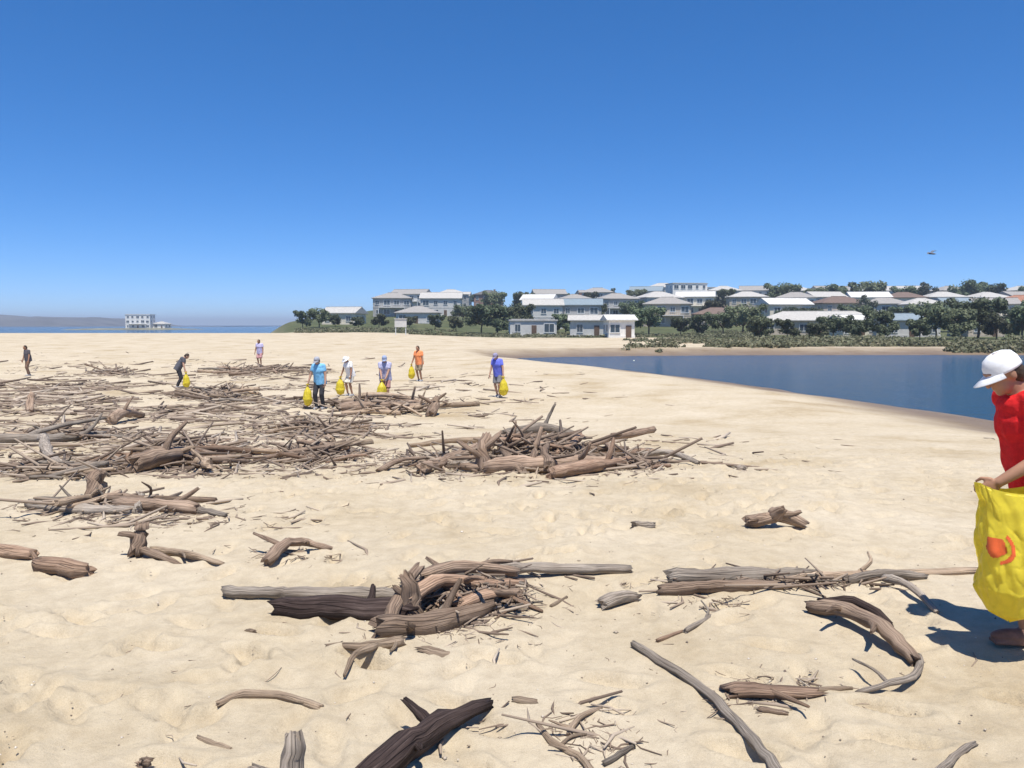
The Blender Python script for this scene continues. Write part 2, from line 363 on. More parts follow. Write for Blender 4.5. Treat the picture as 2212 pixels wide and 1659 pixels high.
def tree_proto(h, spread, kind, seed, matname):
    rng = np.random.default_rng(seed); rd = random.Random(seed)
    V, F, UV = [], [], []
    th = h * (.34 if kind != 'cone' else .95)
    tp = [Vector((0, 0, -.4)), Vector((.15*rd.uniform(-1, 1), .1, th*.5)), Vector((.3*rd.uniform(-1, 1), .2*rd.uniform(-1, 1), th))]
    tube(V, F, UV, smooth_path(tp, 6), [h*.032*(1-.07*i) if kind != 'cone' else h*.022*(1-.14*i) for i in range(7)], 7, .12, seed)
    C, Rr = [], []
    if kind == 'cone':
        for k in range(11):
            z = h*(.14+.082*k); rr = spread*(1-k/11.5)
            for j in range(max(2, int(7*(1-k/12)))):
                a = rd.uniform(0, 6.28); q = rr*rd.uniform(.35, 1); C.append((q*math.cos(a), q*math.sin(a), z+rd.uniform(-.2, .2))); Rr.append(h*.055+rr*.16)
            a = rd.uniform(0, 6.28); e = Vector((rr*.8*math.cos(a), rr*.8*math.sin(a), z)); tube(V, F, UV, [Vector((0, 0, z-.2)), e*.5+Vector((0, 0, z*.5)), e], [.06, .045, .02], 5, .1, k)
    else:
        nb = 9 if kind == 'round' else 8
        for k in range(nb):
            a = 6.283*k/nb + rd.uniform(-.3, .3); q = spread*rd.uniform(.4, .78); z = h*rd.uniform(.3, .84)
            e = Vector((q*math.cos(a), q*math.sin(a), z)); s = tp[2]*rd.uniform(.7, 1)
            tube(V, F, UV, smooth_path([s, s.lerp(e, .5)+Vector((0, 0, .3)), e], 4), [h*.016, h*.013, h*.01, h*.007, h*.004], 5, .1, k)
            C.append(tuple(e)); Rr.append(spread*rd.uniform(.3, .44))
            for _ in range(2):
                C.append((e.x+rd.uniform(-1, 1)*spread*.35, e.y+rd.uniform(-1, 1)*spread*.35, e.z+rd.uniform(-.1, .14)*h)); Rr.append(spread*rd.uniform(.18, .32))
        C.append((0, 0, h*.82)); Rr.append(spread*.42)
    LV, LF = leaves(C, Rr, 120 if kind == 'round' else (95 if kind == 'tall' else 42), .30 if kind != 'cone' else .24, rng)
    return mesh_tube('trunk', V, F, UV, M['bark']), mesh_np('crown', LV, LF, [M[matname]])
TP = {'round': tree_proto(7.0, 4.0, 'round', 1, 'leaf_dark'), 'round2': tree_proto(6.4, 3.5, 'round', 5, 'leaf_dark'), 'olive': tree_proto(5.6, 3.4, 'round', 9, 'leaf_olive'),
      'tall': tree_proto(10.5, 3.4, 'tall', 2, 'leaf_grey'), 'cone': tree_proto(12, 2.6, 'cone', 3, 'leaf_dark')}
NAMES_T = {'round': 'broad dark green tree', 'round2': 'rounded dark green tree', 'olive': 'low olive green tree', 'tall': 'tall loose grey-green gum tree', 'cone': 'tall narrow dark conifer'}
def tree(kind, x, y, s, label, group):
    root = link('pine_tree' if kind == 'cone' else 'leafy_tree', None, None, (x, y, h1(x, y)-.05), label, 'tree', group)
    root.scale = (s*random.uniform(.92, 1.1), s*random.uniform(.92, 1.1), s*random.uniform(.9, 1.1)); root.rotation_euler = (0, 0, random.uniform(0, 6.28))
    t, c = TP[kind]; link('trunk', t, root); link('crown', c, root)
    return root
def ordinal(i): return ['first', 'second', 'third', 'fourth', 'fifth', 'sixth', 'seventh', 'eighth', 'ninth', 'tenth', 'eleventh', 'twelfth', 'thirteenth', 'fourteenth', 'fifteenth', 'sixteenth', 'seventeenth', 'eighteenth', 'nineteenth', 'twentieth', 'twenty-first', 'twenty-second', 'twenty-third', 'twenty-fourth', 'twenty-fifth', 'twenty-sixth', 'twenty-seventh', 'twenty-eighth', 'twenty-ninth', 'thirtieth'][i]
# rows of trees: (screen x, distance, kind, scale)
ROWS_T = {
 'on the far lagoon bank': [(1640, 118, 'olive', 0.58), (1700, 121, 'round2', 0.55), (1760, 117, 'olive', 0.51), (1800, 122, 'round', 0.61), (1850, 119, 'olive', 0.55), (1905, 122, 'round2', 0.67),
    (1985, 120, 'olive', 0.58), (2020, 126, 'round', 0.78), (2075, 122, 'round2', 0.83), (2110, 130, 'round', 1.04), (2150, 122, 'olive', 0.67), (2205, 124, 'round2', 0.85), (2260, 128, 'round', 0.93), (2330, 126, 'round2', 0.93)],
 'on the grassy foreshore': [(655, 186, 'round2', 0.62), (690, 190, 'round', 0.68), (725, 196, 'olive', 0.52), (775, 190, 'olive', 0.52), (820, 188, 'olive', 0.57), (885, 195, 'olive', 0.53), (940, 186, 'round2', 0.6), (985, 180, 'olive', 0.62), (1040, 172, 'round', 0.87), (1075, 168, 'round2', 1.05), (1112, 171, 'round', 0.88),
    (1205, 180, 'olive', 0.63), (1222, 178, 'round2', 0.75), (1400, 160, 'round', 0.83), (1470, 165, 'olive', 0.63), (1510, 160, 'round2', 0.62), (1560, 163, 'round', 0.78), (1605, 160, 'round', 1.01), (1628, 165, 'olive', 0.62)],
 'between the lower hillside houses': [(1000, 232, 'round', 0.83), (1145, 238, 'round2', 0.93), (1290, 230, 'olive', 0.93), (1360, 236, 'round', 0.98), (1440, 232, 'olive', 0.93), (1535, 240, 'olive', 1.03), (1700, 190, 'round', 0.83), (1760, 196, 'round2', 0.88), (1840, 188, 'round', 0.93), (1870, 200, 'tall', 0.74), (1935, 190, 'round2', 0.85), (1990, 186, 'round', 1.07), (2050, 182, 'round', 1.02), (2120, 190, 'round2', 1.11), (2190, 194, 'round', 0.88), (2250, 190, 'round', 1.02)],
 'between the upper hillside houses': [(860, 300, 'olive', 0.72), (1070, 305, 'round', 1.08), (1125, 312, 'round2', 1.19), (1270, 310, 'olive', 1.08), (1375, 316, 'round2', 1.08), (1560, 300, 'round2', 1.08), (1690, 285, 'round', 1.37), (1745, 280, 'round2', 1.42), (1790, 290, 'round', 1.37), (1880, 280, 'round2', 1.60), (1960, 285, 'round', 1.42), (2000, 280, 'tall', 1.06), (2085, 282, 'round', 1.60), (2140, 286, 'round2', 1.54), (2230, 290, 'round', 1.42)],
 'along the ridge': [(815, 372, 'tall', 0.57), (1035, 385, 'round', 0.98), (1120, 392, 'tall', 0.81), (1225, 390, 'round', 0.87), (1320, 395, 'tall', 0.70), (1665, 380, 'round', 0.90), (1730, 384, 'round2', 0.95), (1780, 386, 'tall', 0.69), (1865, 388, 'cone', 0.69), (1985, 384, 'round2', 0.90), (2060, 386, 'tall', 0.66), (2100, 384, 'round', 0.99), (2150, 390, 'round2', 0.95), (2240, 388, 'round', 0.95)],
}
for where, row in ROWS_T.items():
    seen = {}
    row = sorted(row)
    kinds = [k for _, _, k, _ in row]
    for px, Yd, k, s in row:
        n = seen.get(k, 0); seen[k] = n+1
        lab = f"{NAMES_T[k]} {where}" if kinds.count(k) == 1 else f"{NAMES_T[k]} {where}, {ordinal(n)} of its kind from the left"
        tree(k, (px-CX)/F_PX*Yd, Yd, s, lab, 'trees '+where)

# low scrub on the dunes and the far bank (one uncountable mass)
rs = np.random.default_rng(21)
nS = 13000; rt = rs.random(nS) < .42
spx = np.where(rt, rs.uniform(640, 1660, nS), 1340+1080*rs.random(nS)**.7); sY = np.where(rt, rs.uniform(136, 185, nS), rs.uniform(80, 122, nS))
sx_ = (spx-CX)/F_PX*sY; sz_, sd_ = base_height(sx_, sY)
keep = (sd_ > 1.3+np.maximum(0, 1700-spx)*.02*rs.random(nS)) & (vnoise(sx_*.08, sY*.05, 0, 9)+.6*vnoise(sx_*.3, sY*.3, 0, 29) > -.05); sr = rs.uniform(.25, .8, nS)*np.where(spx > 1600, 1.15, .6)*(.55+1.1*np.clip(vnoise(sx_*.16, sY*.13, 0, 19)+.35, 0, 1))
C_ = np.stack([sx_, sY, sz_+sr*.3], -1)[keep][:5200]; R_ = sr[keep][:5200]
LV, LF = leaves(C_, R_, 22, .19, rs, .7)
link('scrub', mesh_np('scrub', LV, LF, [M['scrub']]), kind='stuff', label='low olive scrub on the dunes and far lagoon bank')

# ------------------------------------------------------------------ houses
WALLC = {'white': (.76, .74, .69), 'cream': (.66, .6, .48), 'pale grey': (.57, .555, .52), 'beige': (.5, .43, .35), 'grey': (.37, .36, .34), 'brick': (.3, .19, .15), 'sandstone': (.46, .4, .32)}
ROOFC = {'grey': (.31, .29, .265), 'dark grey': (.13, .125, .12), 'pale grey': (.44, .42, .385), 'terracotta': (.33, .16, .1), 'white': (.6, .585, .55), 'blue-grey': (.22, .27, .3), 'brown': (.17, .12, .095)}
WM = {k: plain('render_'+k.replace(' ', '_'), c, .85, .1, 1.5, .1) for k, c in WALLC.items()}
RM = {k: plain('roof_'+k.replace(' ', '_'), c, .7, .18, 2.5, .3) for k, c in ROOFC.items()}
M['glass'] = plain('window_glass', (.04, .055, .07), .08, .3, .6, 0, .6)
M['frame'] = plain('window_frame', (.7, .7, .68), .5, .05)
M['door'] = plain('house_door', (.14, .09, .06), .5, .2)
M['rail'] = plain('balcony_rail', (.6, .62, .63), .4, .05)
def window_meshes():
    bm = bmesh.new()
    for c, s in (((0, 0, .5), (1.0, .10, .07)), ((0, 0, -.5), (1.08, .16, .08)), ((-.5, 0, 0), (.07, .10, .93)), ((.5, 0, 0), (.07, .10, .93)), ((0, -.01, 0), (.04, .07, .93))): add_box(bm, c, s)
    f = from_bm(bm, 'window', M['frame']); bm = bmesh.new(); add_box(bm, (0, .01, 0), (.93, .05, .93)); p = from_bm(bm, 'pane', M['glass'])
    return f, p
WF, WP = window_meshes()
bm = bmesh.new(); add_box(bm, (0, 0, 0), (1, .1, 1)); add_box(bm, (.38, -.07, 0), (.05, .06, .12)); DOOR = from_bm(bm, 'door', M['door'])
def roof_mesh(kind, w, d, rh, mat, ov=.5):
    bm = bmesh.new(); a, b = w/2+ov, d/2+ov
    if kind == 'flat':
        add_box(bm, (0, 0, .14), (w+.5, d+.5, .28)); add_box(bm, (0, 0, .34), (w-.6, d-.6, .12))
    else:
        ridge = max(.2, a-b) if kind == 'hip' else a
        lo = [bm.verts.new(p) for p in ((-a, -b, 0), (a, -b, 0), (a, b, 0), (-a, b, 0))]
        up = [bm.verts.new(p) for p in ((-a, -b, .16), (a, -b, .16), (a, b, .16), (-a, b, .16))]
        r0, r1 = bm.verts.new((-ridge, 0, rh)), bm.verts.new((ridge, 0, rh))
        bm.faces.new(lo[::-1])
        for i in range(4): bm.faces.new((lo[i], lo[(i+1) % 4], up[(i+1) % 4], up[i]))
        bm.faces.new((up[0], up[1], r1, r0)); bm.faces.new((up[1], up[2], r1)); bm.faces.new((up[2], up[3], r0, r1)); bm.faces.new((up[3], up[0], r0))
        add_box(bm, (0, 0, rh+.02), (ridge*2+.2, .3, .12))
    return from_bm(bm, 'roof', mat)
def house(x, y, w, d, st, wallc, roofc, rk, label, rot=0, balcony=False, chimney=False, name='house', cat='house', group='houses on the far hillside', long=False):
    z = min(h1(x-w/2, y-d/2), h1(x+w/2, y-d/2), h1(x, y))
    root = link(name, None, None, (x, y, z), label, cat, group); root.rotation_euler = (0, 0, rot)
    sh = 2.9; H = st*sh
    bm = bmesh.new(); add_box(bm, (0, 0, H/2-1.0), (w, d, H+2.0)); add_box(bm, (0, 0, .2), (w+.16, d+.16, .4))
    if st > 1: add_box(bm, (0, 0, sh), (w+.12, d+.12, .2))
    link('wall', from_bm(bm, 'wall', WM[wallc]), root)
    rh = .36*min(w, d)*.62
    rf = link('roof', roof_mesh(rk, w, d, rh, RM[roofc]), root, (0, 0, H+.004))
    if chimney:
        bm = bmesh.new(); add_box(bm, (w*.22, d*.12, rh*.6), (.8, .6, 2.2)); add_box(bm, (w*.22, d*.12, rh*.6+1.15), (1.0, .8, .14)); link('chimney', from_bm(bm, 'chimney', WM['brick']), rf)
    n = max(2, int(w/2.9)); rr = random.Random(int(x*13+y))
    for s in range(st):
        for i in range(n):
            wx = -w/2 + w*(i+.5)/n + rr.uniform(-.15, .15)
            if s == 0 and i == n//2:
                link('door', DOOR, root, (wx, -d/2-.06, 1.05)).scale = (.95, 1, 2.05); continue
            ww, wh = rr.choice([(1.3, 1.3), (1.7, 1.4), (2.0, 1.7), (1.1, 1.5)])
            o = link('window', WF, root, (wx, -d/2-.06, s*sh+1.55)); o.scale = (ww, 1, wh); link('pane', WP, o)
        for sd in (-1, 1):
            for i in range(2):
                o = link('window', WF, root, (sd*(w/2+.06), -d/2+d*(i+.5)/2, s*sh+1.6)); o.scale = (1.2, 1, 1.3); o.rotation_euler = (0, 0, sd*R(90)); link('pane', WP, o)
    if balcony:
        bm = bmesh.new(); add_box(bm, (0, -d/2-.85, sh-.02), (w*.7, 1.7, .18)); b_ = link('balcony', from_bm(bm, 'balcony', WM['pale grey']), root)
        bm = bmesh.new()
        add_box(bm, (0, -d/2-1.66, sh+1.0), (w*.7, .06, .06))
        for i in range(int(w*.7/.5)+1): add_box(bm, (-w*.35+.03+i*.5*(w*.7-.06)/(int(w*.7/.5)*.5), -d/2-1.66, sh+.52), (.05, .04, .9))
        link('railing', from_bm(bm, 'railing', M['rail']), b_)
        for sx in (-1, 1):
            bm = bmesh.new(); add_box(bm, (sx*(w*.35-.12), -d/2-1.55, (sh-.1)/2), (.2, .2, sh-.1)); link('post', from_bm(bm, 'post', M['rail']), root)
    return root
# (screen x, distance, width, depth, storeys, wall, roof, roof kind, balcony, chimney)
ROWS_H = {
 'in the lowest hillside row': [(745, 214, 9, 8, 1, 'cream', 'pale grey', 'gable', 0, 0), (905, 222, 11, 9, 1, 'pale grey', 'grey', 'hip', 0, 0), (1172, 205, 9.5, 8, 2, 'pale grey', 'pale grey', 'gable', 0, 0), (1255, 206, 10, 8, 2, 'grey', 'blue-grey', 'gable', 1, 0),
    (1440, 214, 12, 9, 2, 'sandstone', 'grey', 'hip', 1, 0), (1545, 218, 12, 9, 1, 'beige', 'brown', 'hip', 0, 1), (1690, 205, 11, 8, 2, 'cream', 'white', 'gable', 1, 0), (1905, 212, 11, 8, 2, 'pale grey', 'grey', 'hip', 0, 0), (1985, 206, 10, 8, 2, 'white', 'pale grey', 'hip', 1, 0), (2070, 210, 11, 8, 2, 'sandstone', 'blue-grey', 'gable', 0, 0), (2140, 208, 10, 8, 2, 'cream', 'grey', 'gable', 1, 0), (2270, 212, 11, 8, 2, 'white', 'grey', 'gable', 0, 0)],
 'in the second hillside row': [(850, 262, 12, 9, 2, 'grey', 'grey', 'hip', 1, 0), (955, 268, 13, 10, 2, 'pale grey', 'pale grey', 'gable', 0, 0), (1165, 262, 10, 9, 2, 'white', 'white', 'gable', 1, 0), (1240, 258, 11, 9, 2, 'pale grey', 'grey', 'hip', 0, 1), (1330, 262, 12, 9, 2, 'grey', 'grey', 'hip', 1, 0), (1420, 268, 13, 10, 2, 'pale grey', 'pale grey', 'hip', 0, 0), (1500, 270, 12, 9, 2, 'cream', 'white', 'gable', 1, 0), (1610, 268, 12, 9, 2, 'sandstone', 'pale grey', 'hip', 0, 0), (1715, 262, 12, 9, 2, 'white', 'grey', 'hip', 1, 0), (1775, 266, 11, 9, 2, 'beige', 'pale grey', 'gable', 0, 0), (1870, 264, 12, 9, 2, 'pale grey', 'white', 'gable', 1, 0), (1945, 262, 12, 9, 2, 'cream', 'brown', 'hip', 0, 0), (2030, 266, 12, 9, 2, 'grey', 'pale grey', 'hip', 1, 0), (2125, 262, 12, 9, 2, 'white', 'pale grey', 'hip', 0, 0), (2195, 268, 12, 9, 2, 'sandstone', 'grey', 'gable', 0, 0), (2285, 266, 12, 9, 2, 'cream', 'grey', 'hip', 0, 0)],
 'in the third hillside row': [(890, 330, 14, 10, 2, 'pale grey', 'grey', 'gable', 1, 0), (975, 335, 13, 10, 2, 'grey', 'pale grey', 'hip', 0, 0), (1055, 340, 12, 9, 2, 'brick', 'dark grey', 'hip', 0, 1), (1185, 338, 13, 10, 2, 'grey', 'grey', 'gable', 1, 0), (1290, 342, 14, 10, 2, 'pale grey', 'grey', 'hip', 0, 0), (1395, 340, 13, 10, 2, 'pale grey', 'blue-grey', 'gable', 1, 0), (1480, 345, 15, 10, 3, 'white', 'pale grey', 'flat', 1, 0), (1560, 340, 13, 10, 2, 'cream', 'pale grey', 'hip', 0, 0), (1630, 344, 13, 10, 2, 'pale grey', 'grey', 'gable', 1, 0), (1710, 340, 14, 10, 2, 'sandstone', 'pale grey', 'hip', 0, 0), (1790, 338, 14, 10, 2, 'white', 'grey', 'gable', 1, 0), (1860, 342, 13, 10, 2, 'grey', 'white', 'hip', 0, 0), (1945, 340, 14, 10, 2, 'pale grey', 'pale grey', 'gable', 1, 0), (2045, 338, 14, 10, 2, 'beige', 'grey', 'hip', 0, 0), (2115, 342, 13, 10, 2, 'white', 'blue-grey', 'gable', 0, 0), (2200, 340, 14, 10, 2, 'cream', 'pale grey', 'hip', 1, 0)],
 'on the ridge': [(900, 410, 16, 11, 2, 'pale grey', 'grey', 'hip', 0, 0), (985, 415, 15, 11, 2, 'grey', 'pale grey', 'gable', 0, 0), (1160, 420, 15, 11, 2, 'grey', 'dark grey', 'hip', 0, 0), (1280, 420, 16, 11, 2, 'pale grey', 'grey', 'gable', 0, 0), (1430, 418, 16, 11, 3, 'pale grey', 'pale grey', 'hip', 1, 0), (1510, 424, 17, 12, 3, 'white', 'pale grey', 'flat', 1, 0), (1590, 420, 15, 11, 2, 'cream', 'grey', 'hip', 0, 0),
    (1690, 418, 14, 10, 2, 'grey', 'grey', 'gable', 0, 0), (1815, 416, 15, 11, 2, 'pale grey', 'pale grey', 'hip', 1, 0), (1925, 420, 15, 11, 2, 'beige', 'pale grey', 'gable', 0, 0), (2030, 418, 15, 11, 2, 'pale grey', 'grey', 'hip', 1, 0), (2180, 410, 16, 11, 2, 'brick', 'pale grey', 'hip', 0, 0), (2300, 416, 15, 11, 2, 'grey', 'grey', 'gable', 0, 0)],
}
RKN = {'hip': 'hipped', 'gable': 'gabled', 'flat': 'flat'}
for where, row in ROWS_H.items():
    descs = [f"{['', 'single-storey ', 'two-storey ', 'three-storey '][h[4]]}{h[5]} house with {h[6]} {RKN[h[7]]} roof" for h in row]
    seen = {}
    for h, dsc in zip(row, descs):
        k = seen.get(dsc, 0); seen[dsc] = k+1
        lab = f"{dsc} {where}" + ('' if descs.count(dsc) == 1 else f", {ordinal(k)} from left")
        px, Yd, w, d, st, wc, rc, rk, bal, ch = h
        house((px-CX)/F_PX*Yd, Yd, w, d, st, wc, rc, rk, lab, random.uniform(-.3, .3), bool(bal), bool(ch))
def shore_building(px, Yd, w, d, st, wc, rc, rk, label, rot=0, balcony=False, cat='building', name='waterside_building'):
    return house((px-CX)/F_PX*Yd, Yd, w, d, st, wc, rc, rk, label, rot, balcony, False, name, cat, None)
shore_building(1336, 138, 4.4, 4.5, 1, 'white', 'white', 'gable', 'small bright white hut on the sand at the head of the lagoon', .1, cat='hut', name='beach_hut')
shore_building(1270, 150, 6.5, 5, 1, 'pale grey', 'pale grey', 'gable', 'low pale grey shed just left of the bright white hut', -.1, cat='shed', name='boat_shed')
shore_building(1150, 158, 9, 5, 1, 'pale grey', 'pale grey', 'flat', 'long low grey pavilion below the dark foreshore trees', .05, cat='pavilion', name='pavilion')
shore_building(1765, 166, 23, 9, 1, 'sandstone', 'pale grey', 'hip', 'long cream waterside building with pale roof behind the far bank', -.22, cat='building', name='waterside_building')
shore_building(1832, 140, 4.6, 5, 1, 'cream', 'white', 'gable', 'small cream cottage close to the far lagoon bank', .1, cat='cottage', name='cottage')
shore_building(1955, 146, 9.5, 6, 1, 'pale grey', 'blue-grey', 'gable', 'blue-grey roofed boat house among the dark bank trees', -.1, cat='boathouse', name='boat_house')
shore_building(2105, 150, 7, 6, 1, 'sandstone', 'brown', 'hip', 'brown roofed cottage half hidden behind the white-capped person', .1, cat='cottage', name='cottage')
shore_building(1808, 218, 13, 9, 2, 'beige', 'brown', 'hip', 'two-storey beige house with brown roof above the long waterside building', .1, True, cat='house', name='house')
shore_building(2200, 232, 13, 9, 2, 'brick', 'terracotta', 'hip', 'two-storey brick house with terracotta roof above the white-capped person', -.1, True, cat='house', name='house')

# ------------------------------------------------------------------ far headland, white block on the coast
hx = np.linspace(-1500, -560, 120); hy = np.linspace(1500, 2100, 24); HX, HY = np.meshgrid(hx, hy)
prof = 22*sstep(-1500, -1250, HX)*(1-.3*sstep(-1150, -950, HX))*(1-sstep(-930, -800, HX))*(1+.22*fbm(HX*.012, HY*.01, 3, 3))
HZ = WATER_Z - 2 + (prof+3)*sstep(1500, 1580, HY)*(1-sstep(1950, 2100, HY)) + 4*(1-sstep(-1400, -1150, HX))*sstep(1500, 1580, HY)
ix = np.arange(HX.size).reshape(HX.shape); FF = np.stack([ix[:-1, :-1], ix[:-1, 1:], ix[1:, 1:], ix[1:, :-1]], -1).reshape(-1, 4)
M['cliff'] = plain('headland_rock', (.1, .1, .1), .95, .4, .02, .2)
link('headland', mesh_np('headland', np.stack([HX, HY, HZ], -1).reshape(-1, 3), FF, [M['cliff']], True), kind='structure', label='low brown headland across the sea')
spx = np.linspace(-290, -190, 50); spy = np.linspace(470, 560, 14); SX, SY = np.meshgrid(spx, spy)
SZ = WATER_Z - 1 + 1.9*sstep(-290, -262, SX)*(1-sstep(-222, -192, SX))*sstep(470, 500, SY)*(1-sstep(540, 560, SY)) + .3*fbm(SX*.05, SY*.05, 8, 3)
ix = np.arange(SX.size).reshape(SX.shape); FF = np.stack([ix[:-1, :-1], ix[:-1, 1:], ix[1:, 1:], ix[1:, :-1]], -1).reshape(-1, 4)
M['spit'] = plain('spit_scrub', (.2, .19, .13), .95, .4, .08, .2)
link('sand_spit', mesh_np('sand_spit', np.stack([SX, SY, SZ], -1).reshape(-1, 3), FF, [M['spit']], True), kind='structure', label='low scrubby spit across the sea')
_h1 = h1
def h1(x, y): return -.6 if (y > 450 and x < -90) else _h1(x, y)
shore_building(306, 515, 15, 10, 3, 'white', 'white', 'flat', 'compact white apartment block standing alone on the far coast', .1, True, cat='apartment block', name='apartment_block')
shore_building(352, 520, 8, 8, 1, 'white', 'pale grey', 'hip', 'low pale house right of the white coast block', -.1, False, cat='house', name='house')
h1 = _h1
# pale marker board on the foreshore
p = Vector(((866-CX)/F_PX*128, 128, 0)); p.z = h1(p.x, p.y)
sg = link('notice_board', None, None, p, 'pale grey notice board on two posts at the edge of the dune grass', 'sign')
bm = bmesh.new(); add_box(bm, (0, 0, 1.9), (1.9, .08, 1.3)); add_box(bm, (0, 0, 2.58), (2.1, .3, .08)); link('board', from_bm(bm, 'board', WM['pale grey']), sg)
for sx in (-.8, .8):
    bm = bmesh.new(); add_box(bm, (sx, .09, 1.1), (.12, .1, 2.9)); link('post', from_bm(bm, 'post', M['rail']), sg)
# ------------------------------------------------------------------ people
class Soup:
    """closed shapes piled up before they are fused into one skin"""
    def __init__(self): self.V, self.F, self.n = [], [], 0
    def add(self, V, F): self.V.append(V); self.F += [tuple(i+self.n for i in f) for f in F]; self.n += len(V)
    def mesh(self, name, mat=None, smooth=True):
        me = bpy.data.meshes.new(name); me.from_pydata(np.concatenate(self.V).tolist(), [], self.F)
        if mat: me.materials.append(mat)
        if smooth: me.polygons.foreach_set('use_smooth', np.ones(len(me.polygons), bool))
        return me
def _unit_sphere(n=14, m=8):
    V = [(0, 0, 1)] + [(math.sin(math.pi*i/m)*math.cos(6.2831853*j/n), math.sin(math.pi*i/m)*math.sin(6.2831853*j/n), math.cos(math.pi*i/m)) for i in range(1, m) for j in range(n)] + [(0, 0, -1)]
    F = [(0, 1+j, 1+(j+1) % n) for j in range(n)] + [(1+i*n+j, 1+(i+1)*n+j, 1+(i+1)*n+(j+1) % n, 1+i*n+(j+1) % n) for i in range(m-2) for j in range(n)] + [(len(V)-1, 1+(m-2)*n+(j+1) % n, 1+(m-2)*n+j) for j in range(n)]
    return np.array(V), F
SPH_V, SPH_F = _unit_sphere()
def capsule(bm, a, b, ra, rb, flat=False, seg=14, sq=None):
    a, b = Vector(a), Vector(b); d = b-a
    if d.length < 1e-5: d = Vector((0, 0, 1e-4))
    x, y, dd = frame_from(d); x, y = np.array(x), np.array(y); A, B = np.array(a), np.array(b); an = np.arange(seg)*6.2831853/seg
    kx, ky = (1, 1) if sq is None else ((1, sq) if abs(x[0]) > .7 else (sq, 1))
    ring = np.cos(an)[:, None]*x*kx + np.sin(an)[:, None]*y*ky
    V = np.concatenate([A+ring*ra, B+ring*rb, [A], [B]])
    F = [(j, (j+1) % seg, seg+(j+1) % seg, seg+j) for j in range(seg)] + [((j+1) % seg, j, 2*seg) for j in range(seg)] + [(seg+j, seg+(j+1) % seg, 2*seg+1) for j in range(seg)]
    bm.add(V, F)
    if not flat:
        for c, r in ((A, ra), (B, rb)): bm.add(SPH_V*r+c, SPH_F)
def ecyl(bm, a, b, ra, rb, sq): capsule(bm, a, b, ra, rb, True, 22, sq)
def ellipsoid(bm, c, r, rot=None, seg=16):
    V = SPH_V*np.array(r)
    if rot is not None: V = V @ np.array(rot).T
    bm.add(V+np.array(c), SPH_F)
def soup_box(bm, c, s):
    V = np.array([(x, y, z) for x in (-.5, .5) for y in (-.5, .5) for z in (-.5, .5)])*np.array(s)+np.array(c)
    bm.add(V, [(0, 1, 3, 2), (4, 6, 7, 5), (0, 4, 5, 1), (2, 3, 7, 6), (0, 2, 6, 4), (1, 5, 7, 3)])
BENCH = bpy.data.scenes.new('bench')          # an empty side scene, so that only the piece at hand is evaluated
def fuse(bm, name, mat, voxel, smooth=4, fold=0.0, fscale=9.0, seed=0):
    """union of overlapping closed shapes as one continuous skin"""
    me = bm.mesh(name); o = bpy.data.objects.new(name, me); BENCH.collection.objects.link(o)
    m = o.modifiers.new('r', 'REMESH'); m.mode = 'VOXEL'; m.voxel_size = voxel
    s = o.modifiers.new('s', 'SMOOTH'); s.iterations = smooth; s.factor = .5
    BENCH.view_layers[0].update(); dg = BENCH.view_layers[0].depsgraph; new = bpy.data.meshes.new_from_object(o.evaluated_get(dg))
    bpy.data.objects.remove(o); bpy.data.meshes.remove(me)
    n = len(new.vertices); co = np.empty(n*3, np.float32); new.vertices.foreach_get('co', co); co = co.reshape(-1, 3)
    if fold:
        nr = np.empty(n*3, np.float32); new.vertices.foreach_get('normal', nr); nr = nr.reshape(-1, 3)
        w = vnoise(co[:, 0]*fscale, co[:, 1]*fscale, co[:, 2]*fscale*.45, seed) + .5*vnoise(co[:, 0]*fscale*2.3, co[:, 1]*fscale*2.3, co[:, 2]*fscale*1.4, seed+1)
        new.vertices.foreach_set('co', (co + nr*(w*fold)[:, None]).ravel().astype(np.float32))
    new.name = name; new.materials.clear(); new.materials.append(mat)
    new.polygons.foreach_set('use_smooth', np.ones(len(new.polygons), bool)); new.update()
    return new
def two_bone(a, t, l1, l2, hint):
    a, t = Vector(a), Vector(t); d = t-a; L_ = min(d.length, (l1+l2)*.995); d.normalize(); t = a+d*L_
    k = (l1*l1-l2*l2+L_*L_)/(2*L_); hgt = math.sqrt(max(l1*l1-k*k, 1e-6)); h = Vector(hint); h = (h-d*h.dot(d)).normalized()
    return a+d*k+h*hgt, t
